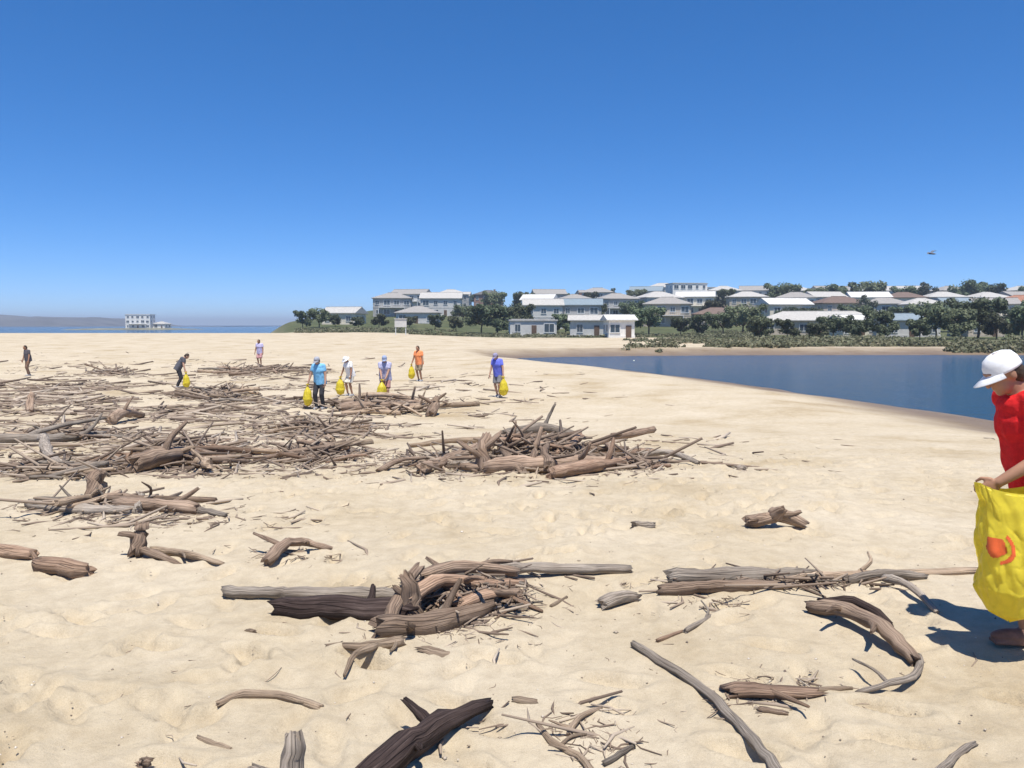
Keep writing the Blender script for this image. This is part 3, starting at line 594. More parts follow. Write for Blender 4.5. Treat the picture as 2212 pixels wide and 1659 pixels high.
def bag_surface(kind, h, w):
    """returns S(theta, t): a hanging plastic sack, t = 0 at the mouth, 1 at the bottom"""
    def S(th, t):
        if kind == 'open':
            a = np.interp(t, [0, .12, .45, .75, .93, 1], [w*.52, w*.5, w*.5, w*.47, w*.3, .01]); b = np.interp(t, [0, .12, .45, .75, .93, 1], [w*.2, w*.27, w*.4, w*.42, w*.26, .01])
        else:
            a = np.interp(t, [0, .06, .12, .35, .7, .93, 1], [w*.2, w*.07, w*.1, w*.36, w*.5, w*.34, .01]); b = a*.86
        cr = np.sin(th*7+t*5)*.35*(1-t) + np.sin(th*13-t*9+1.2)*.3*(1-.6*t) + vnoise(np.cos(th)*2.2, np.sin(th)*2.2, t*5, 5)*.9 + vnoise(np.cos(th)*5, np.sin(th)*5, t*13, 6)*.55
        rd_ = (1-np.abs(vnoise(np.cos(th)*2.6, np.sin(th)*2.6, t*4.5+th*.3, 15)))**4 + .7*(1-np.abs(vnoise(np.cos(th)*5.5, np.sin(th)*5.5, t*9-2*np.cos(th), 16)))**5
        k = 1 + cr*.085 - rd_*.05*(1-.3*t)
        z = -t*h + ((.045*np.cos(th)**2 - .02)*(1-t)**3 if kind == 'open' else 0) + .012*vnoise(np.cos(th)*3, np.sin(th)*3, t*3, 8)*(t > .02)
        x = a*k*np.cos(th) + .05*w*np.sin(t*3.0); y = b*k*np.sin(th)
        return np.stack([x, y, z], -1)
    return S
def bag_mesh(kind, h, w, mat, nu=96, nv=70):
    S = bag_surface(kind, h, w); th = np.linspace(0, 2*np.pi, nu, endpoint=False); t = np.linspace(0, 1, nv)**.95
    TH, T = np.meshgrid(th, t); V = S(TH, T).reshape(-1, 3); i = np.arange(nu*nv).reshape(nv, nu)
    F = np.stack([i[:-1], np.roll(i, -1, 1)[:-1], np.roll(i, -1, 1)[1:], i[1:]], -1).reshape(-1, 4)
    me = mesh_np('bag', V, F[:, ::-1], [mat], True); return me, S
def bag_material(name, col):
    m, nt, b = new_mat(name); L = nt.links.new
    tc = N(nt, 'ShaderNodeTexCoord'); nz = N(nt, 'ShaderNodeTexNoise', Scale=22.0, Detail=5.0); L(tc.outputs['Object'], nz.inputs['Vector'])
    r = ramp(nt, nz.outputs['Fac'], [(.3, [c*.85 for c in col]), (.7, col)])
    L(r.outputs[0], b.inputs['Base Color']); b.inputs['Roughness'].default_value = .38; b.inputs['Specular IOR Level'].default_value = .45
    tr = N(nt, 'ShaderNodeBsdfTranslucent'); L(r.outputs[0], tr.inputs['Color']); mx = N(nt, 'ShaderNodeMixShader'); mx.inputs[0].default_value = .4
    L(b.outputs[0], mx.inputs[1]); L(tr.outputs[0], mx.inputs[2]); L(mx.outputs[0], nt.nodes['Material Output'].inputs['Surface'])
    bp = N(nt, 'ShaderNodeBump', Strength=.35, Distance=.01); L(nz.outputs['Fac'], bp.inputs['Height']); L(bp.outputs[0], b.inputs['Normal'])
    return m
M['bag'] = bag_material('yellow_plastic', (.9, .75, .06))
M['print'] = plain('orange_red_print', (.68, .12, .03), .45, .12, 30)
M['hair'] = plain('brown_hair', (.05, .032, .02), .55, .4, 60, .3)
M['cap'] = plain('white_cotton', (.78, .78, .77), .85, .04, 30, .15)
M['shoe'] = plain('grey_shoe', (.32, .32, .33), .7, .2, 30, .2)
M['brown_shoe'] = plain('brown_shoe', (.2, .105, .075), .6, .3, 20, .2); M['eye'] = plain('eye_white', (.75, .73, .7), .2, .02); M['iris'] = plain('eye_iris', (.06, .035, .02), .15, .1)
def cloth(name, col): return plain('cloth_'+name, col, .92, .16, 26, .45, .15)

def person(loc, rotz, H, label, shirt, legs, skin, bend=0, tilt=10, turn=0, hands=((-.2, .05, .8), (.2, .05, .8)), stance=(.11, .0, .11, .0), sleeve=.55, shorts=False, hat=None, near=False, grip=None, leg_name='trousers', hands_curl=.9):
    root = link('person', None, None, loc, label, 'person'); root.rotation_euler = (0, 0, rotz)
    s = H/1.68; vox = .0062 if near else .0115
    hip = Vector((0, -.04*math.sin(R(bend))*2, .90*s - .10*s*math.sin(R(bend))**2)); Rb = Matrix.Rotation(-R(bend), 3, 'X')
    def U(x, y, z): return hip + Rb @ (Vector((x, y, z-.90))*s)       # upper-body point given upright coordinates
    Rh = Rb @ Matrix.Rotation(R(turn), 3, 'Z') @ Matrix.Rotation(-R(tilt), 3, 'X')
    nb = U(0, -.01, 1.40); hc = nb + Rh @ (Vector((0, .025, .15))*s)
    def Hd(x, y, z): return hc + Rh @ (Vector((x, y, z))*s)
    body, sh, lg = Soup(), Soup(), Soup(); shoe = [Soup(), Soup()]
    for c, r in (((0, 0, .93), (.165, .115, .13)), ((0, 0, 1.06), (.145, .105, .14)), ((0, .008, 1.22), (.168, .118, .16)), ((0, -.005, 1.33), (.155, .095, .09))):
        ellipsoid(body, U(*c), Vector(r)*s, Rb); ellipsoid(sh, U(*c), (Vector(r)+(Vector((.02, .02, .012)) if near else Vector((.042, .04, .012))))*s, Rb)
    capsule(body, U(-.15, -.01, 1.37), U(.15, -.01, 1.37), .052*s, .052*s); capsule(sh, U(-.15, -.01, 1.37), U(.15, -.01, 1.37), .066*s, .066*s)
    ecyl(sh, U(0, 0, 1.2), U(0, 0, .79), (.178 if near else .195)*s, (.192 if near else .215)*s, .76)
    capsule(body, U(0, -.015, 1.36), nb + Rh @ Vector((0, .0, .07))*s, .062*s, .05*s)
    # head
    ellipsoid(body, Hd(0, -.012, .02), Vector((.074, .094, .098))*s, Rh); ellipsoid(body, Hd(0, .028, -.05), Vector((.054, .06, .066))*s, Rh)
    ellipsoid(body, Hd(0, .06, -.088), Vector((.026, .024, .022))*s, Rh); capsule(body, Hd(0, .085, .012), Hd(0, .104, -.03), .009*s, .014*s)
    ellipsoid(body, Hd(0, .078, .032), Vector((.046, .014, .012))*s, Rh); ellipsoid(body, Hd(0, .083, -.058), Vector((.022, .01, .009))*s, Rh)
    for sx in (-1, 1): ellipsoid(body, Hd(sx*.075, -.01, -.012), Vector((.009, .02, .032))*s, Rh)
    # arms
    wr = []
    for k, sx in enumerate((-1, 1)):
        S_ = U(sx*.175, -.01, 1.36); E_, W_ = two_bone(S_, Vector(hands[k]), .285*s, .25*s, Rb @ Vector((sx*.5, -1, -.25)))
        capsule(body, S_, E_, .05*s, .04*s); capsule(body, E_, W_, .041*s, .027*s); wr.append((E_, W_))
        q = S_.lerp(E_, sleeve if sleeve <= 1 else 1); capsule(sh, S_, q, .066*s, .06*s if sleeve <= 1 else .053*s, True)
        ellipsoid(sh, S_, Vector((.068, .068, .068))*s)
        if sleeve > 1: ellipsoid(sh, E_, Vector((.054, .054, .054))*s); capsule(sh, E_, E_.lerp(W_, .92), .053*s, .04*s, True)
        d = (W_-E_).normalized(); lat = d.cross(Vector((0, 0, 1)));
        lat = lat.normalized() if lat.length > .2 else Vector((0, 1, 0)); up = lat.cross(d).normalized()
        # a loose fist: the four fingers lie side by side along 'st' and close round an axis parallel to it
        if abs(d.z) < .6: st, cv = up, lat*(-sx if d.y > -2 else 1)
        else: st, cv = Vector((0, 1, 0)) - d*d.y, Vector((-sx, 0, 0)); 
        st = (st-d*st.dot(d)).normalized(); cv = d.cross(st).normalized(); cv = cv if cv.dot(Vector((-sx, 0, 0))) > 0 else -cv
        M3 = Matrix((st, cv, d)).transposed()
        ellipsoid(body, W_ + d*.045*s, Vector((.042, .017, .052))*s, M3)
        for f in range(4):
            b0 = W_ + (d*(.085-.006*abs(f-1.4)) + st*(.03-.02*f))*s; ln = (.042, .046, .043, .034)[f]; ang = 0.25; p0 = b0
            for j in range(3):
                ang += hands_curl*(.75 if j else .45); v = d*math.cos(ang)+cv*math.sin(ang); p1 = p0+v*ln*(1-.22*j)*s
                capsule(body, p0, p1, (.0098-.0011*j)*s, (.0088-.0011*j)*s, False, 8); p0 = p1
        p0 = W_ + (d*.025+st*.036)*s; p1 = p0+(d*.03+st*.022+cv*.016)*s; p2 = p1+(d*.028+cv*.022-st*.006)*s
        capsule(body, p0, p1, .0125*s, .0105*s, False, 8); capsule(body, p1, p2, .0105*s, .0085*s, False, 8)
    # legs
    for k, sx in enumerate((-1, 1)):
        hp = hip + Vector((sx*.085*s, 0, -.02)); fx, fy = stance[k*2]*sx, stance[k*2+1]; an = Vector((fx, fy-.03, .085*s))
        K_, an = two_bone(hp, an, .42*s, .405*s, (sx*.12, 1, 0))
        capsule(body, hp, K_, .083*s, .055*s); capsule(body, K_, an, .052*s, .036*s); ellipsoid(body, K_.lerp(an, .3)+Vector((0, -.018*s, 0)), Vector((.046, .048, .11))*s)
        capsule(body, an, an+Vector((0, .0, -.045*s)), .036*s, .04*s); ellipsoid(body, an+Vector((0, .07*s, -.055*s)), Vector((.038, .1, .026))*s)
        capsule(lg, hp, K_ if not shorts else hp.lerp(K_, .86), .105*s, .072*s if not shorts else .098*s, shorts)
        if not shorts: capsule(lg, K_, K_.lerp(an, .96), .07*s, .056*s, True)
        ellipsoid(shoe[k], an+Vector((0, .055*s, -.042*s)), Vector((.048, .135, .042))*s); ellipsoid(shoe[k], an+Vector((0, -.012*s, -.022*s)), Vector((.047, .06, .052))*s)
        soup_box(shoe[k], an+Vector((0, .05*s, -.072*s)), (.088*s, .255*s, .02*s))
    ellipsoid(lg, hip+Vector((0, 0, .02)), Vector((.178, .13, .13))*s, Rb); ecyl(lg, U(0, 0, .88), U(0, 0, 1.0), .17*s, .16*s, .74)
    link('body', fuse(body, 'body', skin, vox), root)
    t = link('shirt', fuse(sh, 'shirt', shirt, vox*1.25, 4, .017*s if near else .014*s, 9, int(loc[0]*10) & 63), root)
    l_ = link(leg_name, fuse(lg, leg_name, legs, vox*1.3, 4, .009*s, 10, 5), root)
    for k in (0, 1): link('shoe', fuse(shoe[k], 'shoe', M['brown_shoe'] if near else M['shoe'], vox, 3), root)
    # hair and head wear
    hb = Soup(); ellipsoid(hb, Hd(0, -.03, .03 if not hat else .0), Vector((.084, .09, .096) if not hat else (.076, .078, .07))*s, Rh); ellipsoid(hb, Hd(0, -.055, -.03), Vector((.07, .06, .07))*s, Rh)
    link('hair', fuse(hb, 'hair', M['hair'], vox, 2, .004, 40), root)
    if hat:
        cb = bmesh.new()
        prof = [(0, .116), (.045, .111), (.074, .093), (.089, .06), (.093, .025), (.094, .012), (.09, .012), (.086, .03), (.068, .085), (0, .108)]
        if hat[0] == 'brim': prof = [(0, .125), (.045, .12), (.078, .096), (.094, .06), (.099, .03), (.125, .015), (.165, -.005), (.165, -.009), (.12, .008), (.094, .02), (.07, .085), (0, .112)]
        seg = 36; rows = []
        for r_, z_ in prof: rows.append([cb.verts.new(Hd(r_*.92*math.cos(6.28318*j/seg), r_*1.08*math.sin(6.28318*j/seg)-.012, z_)) for j in range(seg)])
        for a, b in zip(rows[:-1], rows[1:]):
            for j in range(seg): cb.faces.new((a[j], a[(j+1) % seg], b[(j+1) % seg], b[j]))
        bmesh.ops.remove_doubles(cb, verts=cb.verts, dist=1e-4)
        ht = link('cap' if hat[0] == 'cap' else 'sun_hat', from_bm(cb, 'cap', hat[1], True), root)
        if hat[0] == 'cap':
            pb = bmesh.new(); top, bot = [], []
            for j in range(15):
                a = R(28+124*j/14); e = .5-.5*math.cos(6.28318*j/14)
                i_ = (.088*math.cos(a), .1*math.sin(a)-.012); o_ = (.1*math.cos(a)*1.0, (.1+.085*(e**.4))*math.sin(a)-.012)
                for lst, dz in ((top, 0), (bot, -.004)): lst.append((pb.verts.new(Hd(i_[0], i_[1], .022+dz)), pb.verts.new(Hd(o_[0], o_[1], .004+dz-.010*(1-e)))))
            for j in range(14):
                pb.faces.new((top[j][0], top[j][1], top[j+1][1], top[j+1][0])); pb.faces.new((bot[j][1], bot[j][0], bot[j+1][0], bot[j+1][1])); pb.faces.new((top[j][1], bot[j][1], bot[j+1][1], top[j+1][1]))
            link('peak', from_bm(pb, 'peak', hat[1], True), ht)
            bb = Soup(); ellipsoid(bb, Hd(0, -.012, .117), Vector((.009, .009, .006))*s, Rh, 10); link('button', bb.mesh('button', hat[1]), ht)
    if near:
        for sx in (-1, 1):
            eb = Soup(); ellipsoid(eb, Hd(sx*.03, .074, .012), Vector((.012, .012, .012))*s, Rh, 12); e = link('eye', eb.mesh('eye', M['eye']), root)
            ib = Soup(); ellipsoid(ib, Hd(sx*.03, .0825, .011), Vector((.006, .0045, .006))*s, Rh, 10); link('iris', ib.mesh('iris', M['iris']), e)
    fist = [root.matrix_basis @ (W_ + (W_-E_).normalized()*.085*s) for E_, W_ in wr]
    return root, fist
def bag(label, at, h, w, kind='tied', rot=0, mark=True, group='yellow collection bags'):
    root = link('rubbish_bag', None, None, at, label, 'bag', group); root.rotation_euler = (0, 0, rot)
    me, S = bag_mesh(kind, h, w, M['bag'], *((200, 150) if kind == 'open' else (64, 48)))
    link('sack', me, root)
    if mark:
        co = np.empty(len(me.vertices)*3, np.float32); me.vertices.foreach_get('co', co); co = co.reshape(-1, 3)
        nr = np.empty(len(me.vertices)*3, np.float32); me.vertices.foreach_get('normal', nr); nr = nr.reshape(-1, 3)
        sg = np.sign((nr*co*np.array([1, 1, 0])).sum(1).mean()); fv = np.empty(len(me.polygons)*4, np.int32); me.polygons.foreach_get('vertices', fv); fv = fv.reshape(-1, 4)
        nu_, nv_ = 200, 150; vth = np.tile(np.linspace(0, 2*np.pi, nu_, endpoint=False), nv_); vt = np.repeat(np.linspace(0, 1, nv_)**.95, nu_)
        def decal(poly, c):      # a printed shape laid on the sack
            dth = (vth[fv].mean(1) - c[0] + np.pi) % (2*np.pi) - np.pi; dt = vt[fv].mean(1) - c[1]
            pol = np.array(poly); ins = np.zeros(len(fv), bool); j = len(pol)-1
            for i in range(len(pol)):
                cr_ = ((pol[i, 1] > dt) != (pol[j, 1] > dt)) & (dth < (pol[j, 0]-pol[i, 0])*(dt-pol[i, 1])/(pol[j, 1]-pol[i, 1]+1e-9)+pol[i, 0]); ins ^= cr_; j = i
            ins &= (np.abs(dth) < 1.2); f = fv[ins]; u_, inv = np.unique(f, return_inverse=True)
            return mesh_np('printed_mark', co[u_] + nr[u_]*sg*.002, inv.reshape(-1, 4), [M['print']], True)
        c = (mark if isinstance(mark, tuple) else (-1.75, .46))
        sp = [(.27*(1+.1*math.sin(j*1.3))*math.cos(6.283*j/24), .075*(1+.12*math.sin(j*.9+1))*math.sin(6.283*j/24)) for j in range(24)]
        sp = [sp[j//3] if j % 3 == 0 else tuple(np.array(sp[j//3])*(1-(j % 3)/3)+np.array(sp[(j//3+1) % 24])*(j % 3)/3) for j in range(72)]
        link('printed_mark', decal(sp, c), root)
        sw = [(.50*math.cos(R(a)), .13*math.sin(R(a))) for a in range(-50, 81, 10)] + [(.40*math.cos(R(a)), .105*math.sin(R(a))) for a in range(80, -51, -10)]
        m_ = np.mean(sw, 0); link('printed_mark', decal([(x-m_[0], y-m_[1]) for x, y in sw], (c[0]+m_[0], c[1]+m_[1])), root)
    return root

# the near volunteer at the edge of the frame
FY = 4.22
base = Vector((2.79, FY, h1(2.79, FY)+.012))
handL = at_depth(2104, 1046, 4.02); 
def to_local(w, rot): return Matrix.Rotation(-rot, 3, 'Z') @ (Vector(w)-base)
rotn = R(84)
pn, fists = person(base, rotn, 1.61, 'person in white cap and red shirt stooping over a yellow bag', cloth('red', (.66, .022, .024)), cloth('navy_shorts', (.03, .035, .06)), M['skin_tan'], bend=17, tilt=13, turn=4,
    hands=(tuple(to_local(handL+Vector((.125, .0, .01)), rotn)), tuple(to_local(Vector((2.80, 4.05, .93)), rotn))), stance=(.10, .10, .10, -.16), sleeve=.62, shorts=True, hat=('cap', M['cap']), near=True, leg_name='shorts', hands_curl=1.25)
bag('large open yellow bag with orange-red print held by the red-shirted person', Vector((2.51, 3.97, handL.z-.005)), .68, .36, 'open', 0, (-2.5, .42))
SK1, SK2 = M['skin'], M['skin_tan']
DARK, NAVY, TANC, GREYC = cloth('dark', (.045, .045, .05)), cloth('navy', (.04, .05, .09)), cloth('khaki', (.3, .24, .16)), cloth('mid_grey', (.2, .2, .21))
# (x, feet y, height, label, shirt colour, legs, shorts, bend, facing, hat, bag side (-1/1), bag label)
CROWD = [
 (62, 812, 1.62, 'distant person in dark top and brown trousers standing alone on the driftwood field', (.1, .09, .1), cloth('brown', (.19, .12, .085)), False, 8, 150, None, 0, None),
 (388, 838, 1.55, 'person in dark grey clothes bending over driftwood with a yellow bag', (.1, .1, .115), DARK, False, 30, -70, None, 1, 'yellow bag held by the dark grey clothed person'),
 (562, 792, 1.66, 'most distant person, in a lilac top and pink shorts', (.5, .46, .66), cloth('pink', (.55, .3, .3)), True, 6, 170, None, 0, None),
 (692, 884, 1.64, 'person in light blue shirt and dark trousers carrying a yellow bag', (.2, .47, .72), DARK, False, 10, 165, ('cap', cloth('grey_cap', (.35, .36, .4))), -1, 'yellow bag hanging at the left of the light blue shirted person'),
 (757, 855, 1.5, 'person in white shirt bending beside a pale yellow bag', (.84, .83, .82), cloth('cream', (.72, .68, .58)), True, 18, 140, ('brim', M['cap']), -1, 'pale yellow bag beside the white-shirted person'),
 (833, 872, 1.6, 'person in grey-lilac shirt with a yellow bag held in front', (.46, .45, .6), cloth('rose', (.42, .22, .2)), True, 10, 178, ('cap', cloth('blue_cap', (.3, .36, .5))), 1, 'yellow bag held before the grey-lilac shirted person'),
 (906, 824, 1.62, 'person in orange shirt with a yellow bag beyond the driftwood bank', (.9, .3, .12), TANC, True, 8, 150, None, -1, 'yellow bag hanging from the orange-shirted person'),
 (1076, 858, 1.58, 'person in royal blue shirt walking with a yellow bag on clean sand', (.15, .18, .66), GREYC, True, 12, 150, ('cap', cloth('violet_cap', (.3, .28, .4))), 1, 'yellow bag carried by the royal blue shirted person'),
]
for i, (px, py, H, lab, sc_, legm, shr, bend, face, hat, side, blab) in enumerate(CROWD):
    p = G(px, py); rz = R(face)
    s = H/1.68; hl, hr = [-.27*s, .1+.25*math.sin(R(bend)), .74*s-.25*math.sin(R(bend))], [.27*s, .12+.28*math.sin(R(bend)), .78*s-.22*math.sin(R(bend))]
    if i == 5: hl, hr = [-.05*s, .30, .80*s], [.05*s, .31, .80*s]
    elif side: (hl if side*math.cos(rz) < 0 else hr)[0] *= 1.25
    r, f = person(p - Vector((0, 0, .005)), rz, H, lab, cloth('shirt%d' % i, sc_), legm, SK1 if i % 2 else SK2, bend, 12+bend*.4, random.uniform(-15, 15), (tuple(hl), tuple(hr)), (.1, random.uniform(-.1, .15), .1, random.uniform(-.15, .1)), .6, shr, hat, False, None, 'shorts' if shr else 'trousers')
    if side:
        q = (f[0] if side*math.cos(rz) < 0 else f[1])
        q = min(f, key=lambda v: v.x*(-side)) if i != 5 else min(f, key=lambda v: v.y)
        bh = min(.66, q.z - h1(q.x, q.y) + .02)
        bag(blab, q + Vector((0, 0, .03)), bh, random.uniform(.33, .4), 'tied', random.uniform(0, 6), False)
# ------------------------------------------------------------------ driftwood
def wood_mesh(pts, r0, r1, mat, seed, seg=9, branches=(), rough=.16, flat=1.0, segs=None, belly=0.0):
    """one piece of wood: a knobbly tapered stem and the stubs that grow from it"""
    V, F, UV = [], [], []
    n = segs or max(6, min(22, int(sum((pts[i+1]-pts[i]).length for i in range(len(pts)-1))/max(.05, r0*1.3))))
    P = smooth_path(pts, n)
    rr = random.Random(seed)
    j = max(r0, r1)*.22
    P = [p + Vector((rr.uniform(-j, j), rr.uniform(-j, j), rr.uniform(-j, j)*.4)) for p in P]
    rad = [(r0+(r1-r0)*i/n)*(1+belly*math.sin(math.pi*i/n))*rr.uniform(.93, 1.08) for i in range(n+1)]
    tube(V, F, UV, P, rad, seg, rough, seed, flat)
    for f, dirv, ln, br in branches:
        p = P[int(f*n)]; d = Vector(dirv).normalized(); q = d.cross(Vector((0, 0, 1)))*ln*.12*rr.uniform(-1, 1)
        kk = Vector((rr.uniform(-1, 1), rr.uniform(-1, 1), rr.uniform(-.6, .3)))*ln*.22
        B = smooth_path([p, p+d*ln*.5+q, p+d*ln+kk], 6); tube(V, F, UV, B, [br*(1-.085*k)*rr.uniform(.9, 1.1) for k in range(7)], max(5, seg-2), rough, seed+9)
    return mesh_tube('driftwood', V, F, UV, mat)
WOODN = 0
def driftwood(name, label, pix, r0, r1, mat, lift=.35, branches=(), rough=.16, flat=1.0, group=None, cat='driftwood', ends=None, belly=0.0, seg=14):
    """pix: spots of the photo the piece runs through (they are carried to the ground)"""
    global WOODN; WOODN += 1
    r0, r1 = r0*.84, r1*.84; P = [G(*p[:2]) for p in pix]
    c = sum(P, Vector())/len(P); out = []
    for k, (p, q) in enumerate(zip(P, pix)):
        r = r0+(r1-r0)*k/max(1, len(P)-1); out.append(p + Vector((0, 0, r*lift*flat + (q[2] if len(q) > 2 else 0))) - c)
    o = link(name, wood_mesh(out, r0, r1, M[mat], WOODN*3+1, seg, branches, rough, flat, None, belly), None, c, label, cat, group)
    return o
# --- pieces that stand out one by one (screen spots are on the 2212 px print)
driftwood('driftwood_pole', 'long straight grey pole lying right from the brown branch heap', [(985, 1262, .07), (1130, 1248, .04), (1365, 1236)], .05, .036, 'grey', .7)
driftwood('driftwood_log', 'dark log lying left of the brown branch heap', [(598, 1322), (720, 1330), (900, 1336)], .07, .092, 'black', .55, [(.75, (.2, .5, .8), .16, .03)])  # whole piece in the near-black wood tone
driftwood('driftwood_plank', 'slim pale grey pole lying behind the dark log', [(482, 1292), (660, 1296), (890, 1300)], .042, .05, 'grey', 1.1)
driftwood('driftwood_stump', 'broken brown stub standing up at the left of the branch heap', [(895, 1338, -.03), (890, 1335, .12), (882, 1335, .25)], .075, .05, 'brown', 0, [(.6, (-.6, -.2, .5), .14, .03)], .25)
driftwood('driftwood_log', 'thickest reddish brown log at the front of the branch heap', [(815, 1372), (930, 1360), (1060, 1320)], .095, .06, 'brown', .5, [(.4, (.3, -.8, .3), .22, .03), (.7, (.2, .6, .5), .3, .025)], .22)
driftwood('driftwood_branch', 'crooked brown branch crossing the middle of the branch heap', [(870, 1338, .08), (960, 1305, .13), (1050, 1290, .06), (1130, 1262)], .065, .03, 'red', .5, [(.5, (.5, -.6, .35), .3, .022)], .22)
driftwood('driftwood_branch', 'brown branch lying along the top of the branch heap', [(905, 1290, .1), (1000, 1278, .14), (1120, 1268, .08)], .055, .035, 'brown', .5, [(.3, (-.5, .6, .15), .2, .02), (.65, (.8, .4, .12), .25, .02)], .2)
driftwood('bark_slab', 'curved slab of brown bark on the right of the branch heap', [(985, 1335, .05), (1060, 1310, .07), (1120, 1292)], .085, .06, 'red', .4, (), .25, .4)
driftwood('driftwood_branch', 'thin grey branch poking out behind the branch heap', [(915, 1268, .05), (1010, 1252, .09), (1110, 1240, .04)], .03, .015, 'grey', .5)
driftwood('driftwood_branch', 'short brown limb propped over the dark log', [(835, 1362), (865, 1330, .12), (905, 1300, .2)], .05, .035, 'brown', .5, (), .22)
driftwood('driftwood_branch', 'forked light brown branch in front of the branch heap', [(870, 1392), (800, 1408, .02), (705, 1400)], .034, .016, 'tan', .7, [(.45, (-.45, -.8, .02), .32, .02), (.2, (-.1, -.6, .05), .18, .014)])
driftwood('bark_slab', 'flat pale bark piece half buried before the branch heap', [(905, 1405), (985, 1420)], .06, .04, 'tan', .1, (), .2, .3)
driftwood('driftwood_log', 'long weathered grey-brown log lying across the right foreground', [(1445, 1262), (1580, 1256), (1760, 1250)], .07, .055, 'grey', .6, [(.35, (.6, .6, .15), .25, .022), (.8, (.6, -.5, .1), .3, .02)], .2)
driftwood('driftwood_log', 'brown limb overlapping the front of the grey-brown log', [(1425, 1284), (1560, 1280, .02), (1690, 1272)], .045, .04, 'brown', .6, (), .2)
driftwood('driftwood_branch', 'slender tan branch continuing right behind the yellow bag', [(1700, 1262), (1850, 1248), (2110, 1238)], .04, .03, 'tan', .7, [(.5, (.6, .6, .3), .35, .016)])
driftwood('driftwood_branch', 'short grey-brown branch lying behind the tan branch', [(1830, 1262), (1900, 1256, .03), (2000, 1250)], .045, .03, 'grey', .6)
driftwood('driftwood_branch', 'bent grey branch slanting down towards the dark shadow', [(1905, 1262, .02), (1960, 1285, .05), (2025, 1328)], .034, .022, 'grey', .8)
driftwood('driftwood_chunk', 'short grey chunk of wood beside the long grey-brown log', [(1300, 1316), (1335, 1306, .02), (1372, 1296)], .05, .04, 'grey', .6, (), .25)
driftwood('driftwood_log', 'dark curved log arching down at the right foreground', [(1745, 1322), (1830, 1350, .05), (1910, 1395, .06), (1975, 1440)], .052, .044, 'brown', .75, [(.3, (-.5, -.6, .3), .22, .02), (.55, (-.3, -.9, .1), .3, .022)], .2)
driftwood('driftwood_branch', 'dark limb lying along the back of the curved log', [(1770, 1325, .05), (1850, 1342, .1), (1925, 1378, .06)], .035, .025, 'black', .6)
driftwood('driftwood_branch', 'thin grey branch hooking back below the curved log', [(1985, 1425), (1980, 1470, .02), (1920, 1495, .03), (1852, 1500)], .024, .014, 'grey', .8, [(.7, (-.4, .7, .2), .2, .01)])
driftwood('driftwood_pole', 'long thin grey pole running diagonally to the bottom of the picture', [(1368, 1398), (1510, 1490), (1600, 1580), (1690, 1690)], .024, .03, 'grey', .9)
driftwood('bark_slab', 'brown bark slab lying beside the diagonal grey pole', [(1568, 1500), (1660, 1506, .02), (1775, 1504)], .078, .05, 'red', .45, [(.6, (.3, -.8, .1), .2, .016)], .25, .45)
driftwood('driftwood_branch', 'thin tan stick reaching right from the brown bark slab', [(1740, 1498), (1840, 1490)], .018, .01, 'tan', .8)
driftwood('driftwood_branch', 'short brown stick half buried below the brown bark slab', [(1640, 1536), (1700, 1545)], .02, .014, 'brown', .5)
driftwood('driftwood_branch', 'slim grey stick leaning left of the curved log', [(1480, 1368), (1560, 1320)], .02, .012, 'grey', .7, [(.5, (.2, .8, .2), .2, .009)])
driftwood('driftwood_branch', 'thin reddish twig left of the slim grey stick', [(1420, 1388), (1475, 1365)], .016, .01, 'red', .7)
driftwood('driftwood_root', 'small brown root stump sitting alone on clean sand', [(1612, 1140), (1660, 1140, .04), (1690, 1140, .07), (1740, 1144)], .065, .06, 'brown', .7, [(.5, (.3, -.5, .55), .13, .06), (.35, (-.8, -.3, .15), .2, .04), (.65, (.8, -.3, .12), .22, .04), (.55, (.3, .8, .2), .18, .035)], .28)
driftwood('driftwood_chunk', 'small weathered lump of wood left of the lone root stump', [(1368, 1142), (1412, 1140)], .05, .04, 'grey', .5, (), .3)
driftwood('driftwood_root', 'upright knotty stump with a trailing tan root at the left', [(296, 1204), (304, 1200, .12), (306, 1198, .22)], .07, .06, 'brown', .3, [(.3, (.9, -.35, -.12), .55, .035), (.5, (-.5, -.3, .3), .14, .03)], .28)
driftwood('driftwood_branch', 'pale tan root trailing right of the knotty stump', [(330, 1198), (400, 1206, .02), (485, 1222)], .045, .018, 'tan', .6, [(.4, (.4, -.6, .1), .2, .014)])
driftwood('driftwood_branch', 'kinked brown branch lying alone left of centre', [(575, 1225), (615, 1200, .06), (660, 1190, .05), (715, 1192)], .055, .024, 'brown', .7, [(.35, (-.6, .3, .2), .24, .02), (.7, (.3, -.6, .2), .2, .016)], .22)
driftwood('driftwood_log', 'reddish log end entering at the left edge', [(-60, 1190), (0, 1198), (72, 1210)], .065, .055, 'red', .7, (), .2)
driftwood('driftwood_log', 'short red-brown log with a dark right end near the left edge', [(80, 1232), (130, 1238), (195, 1244)], .075, .07, 'red', .65, [(.3, (-.6, .4, .3), .18, .025)], .22)
driftwood('driftwood_branch', 'curved tan branch lying alone in the lower left foreground', [(468, 1530), (520, 1508), (610, 1510), (695, 1536)], .024, .02, 'tan', .8, [(.75, (.6, -.3, .05), .14, .012)])
driftwood('driftwood_post', 'weathered grey split post standing out of the sand at the bottom', [(622, 1715, -.08), (630, 1708, .07), (640, 1702, .205)], .062, .044, 'grey', 0, [(.3, (-.7, .1, .9), .16, .036), (.4, (.8, -.2, .3), .14, .02)], .24, 1.0)
driftwood('driftwood_log', 'blackened forked log at the bottom of the picture', [(770, 1740), (880, 1650, .02), (960, 1590, .03), (1055, 1536)], .085, .035, 'black', .8, [(.6, (-.55, .6, .25), .17, .03), (.35, (.5, -.6, .2), .14, .022)], .22)
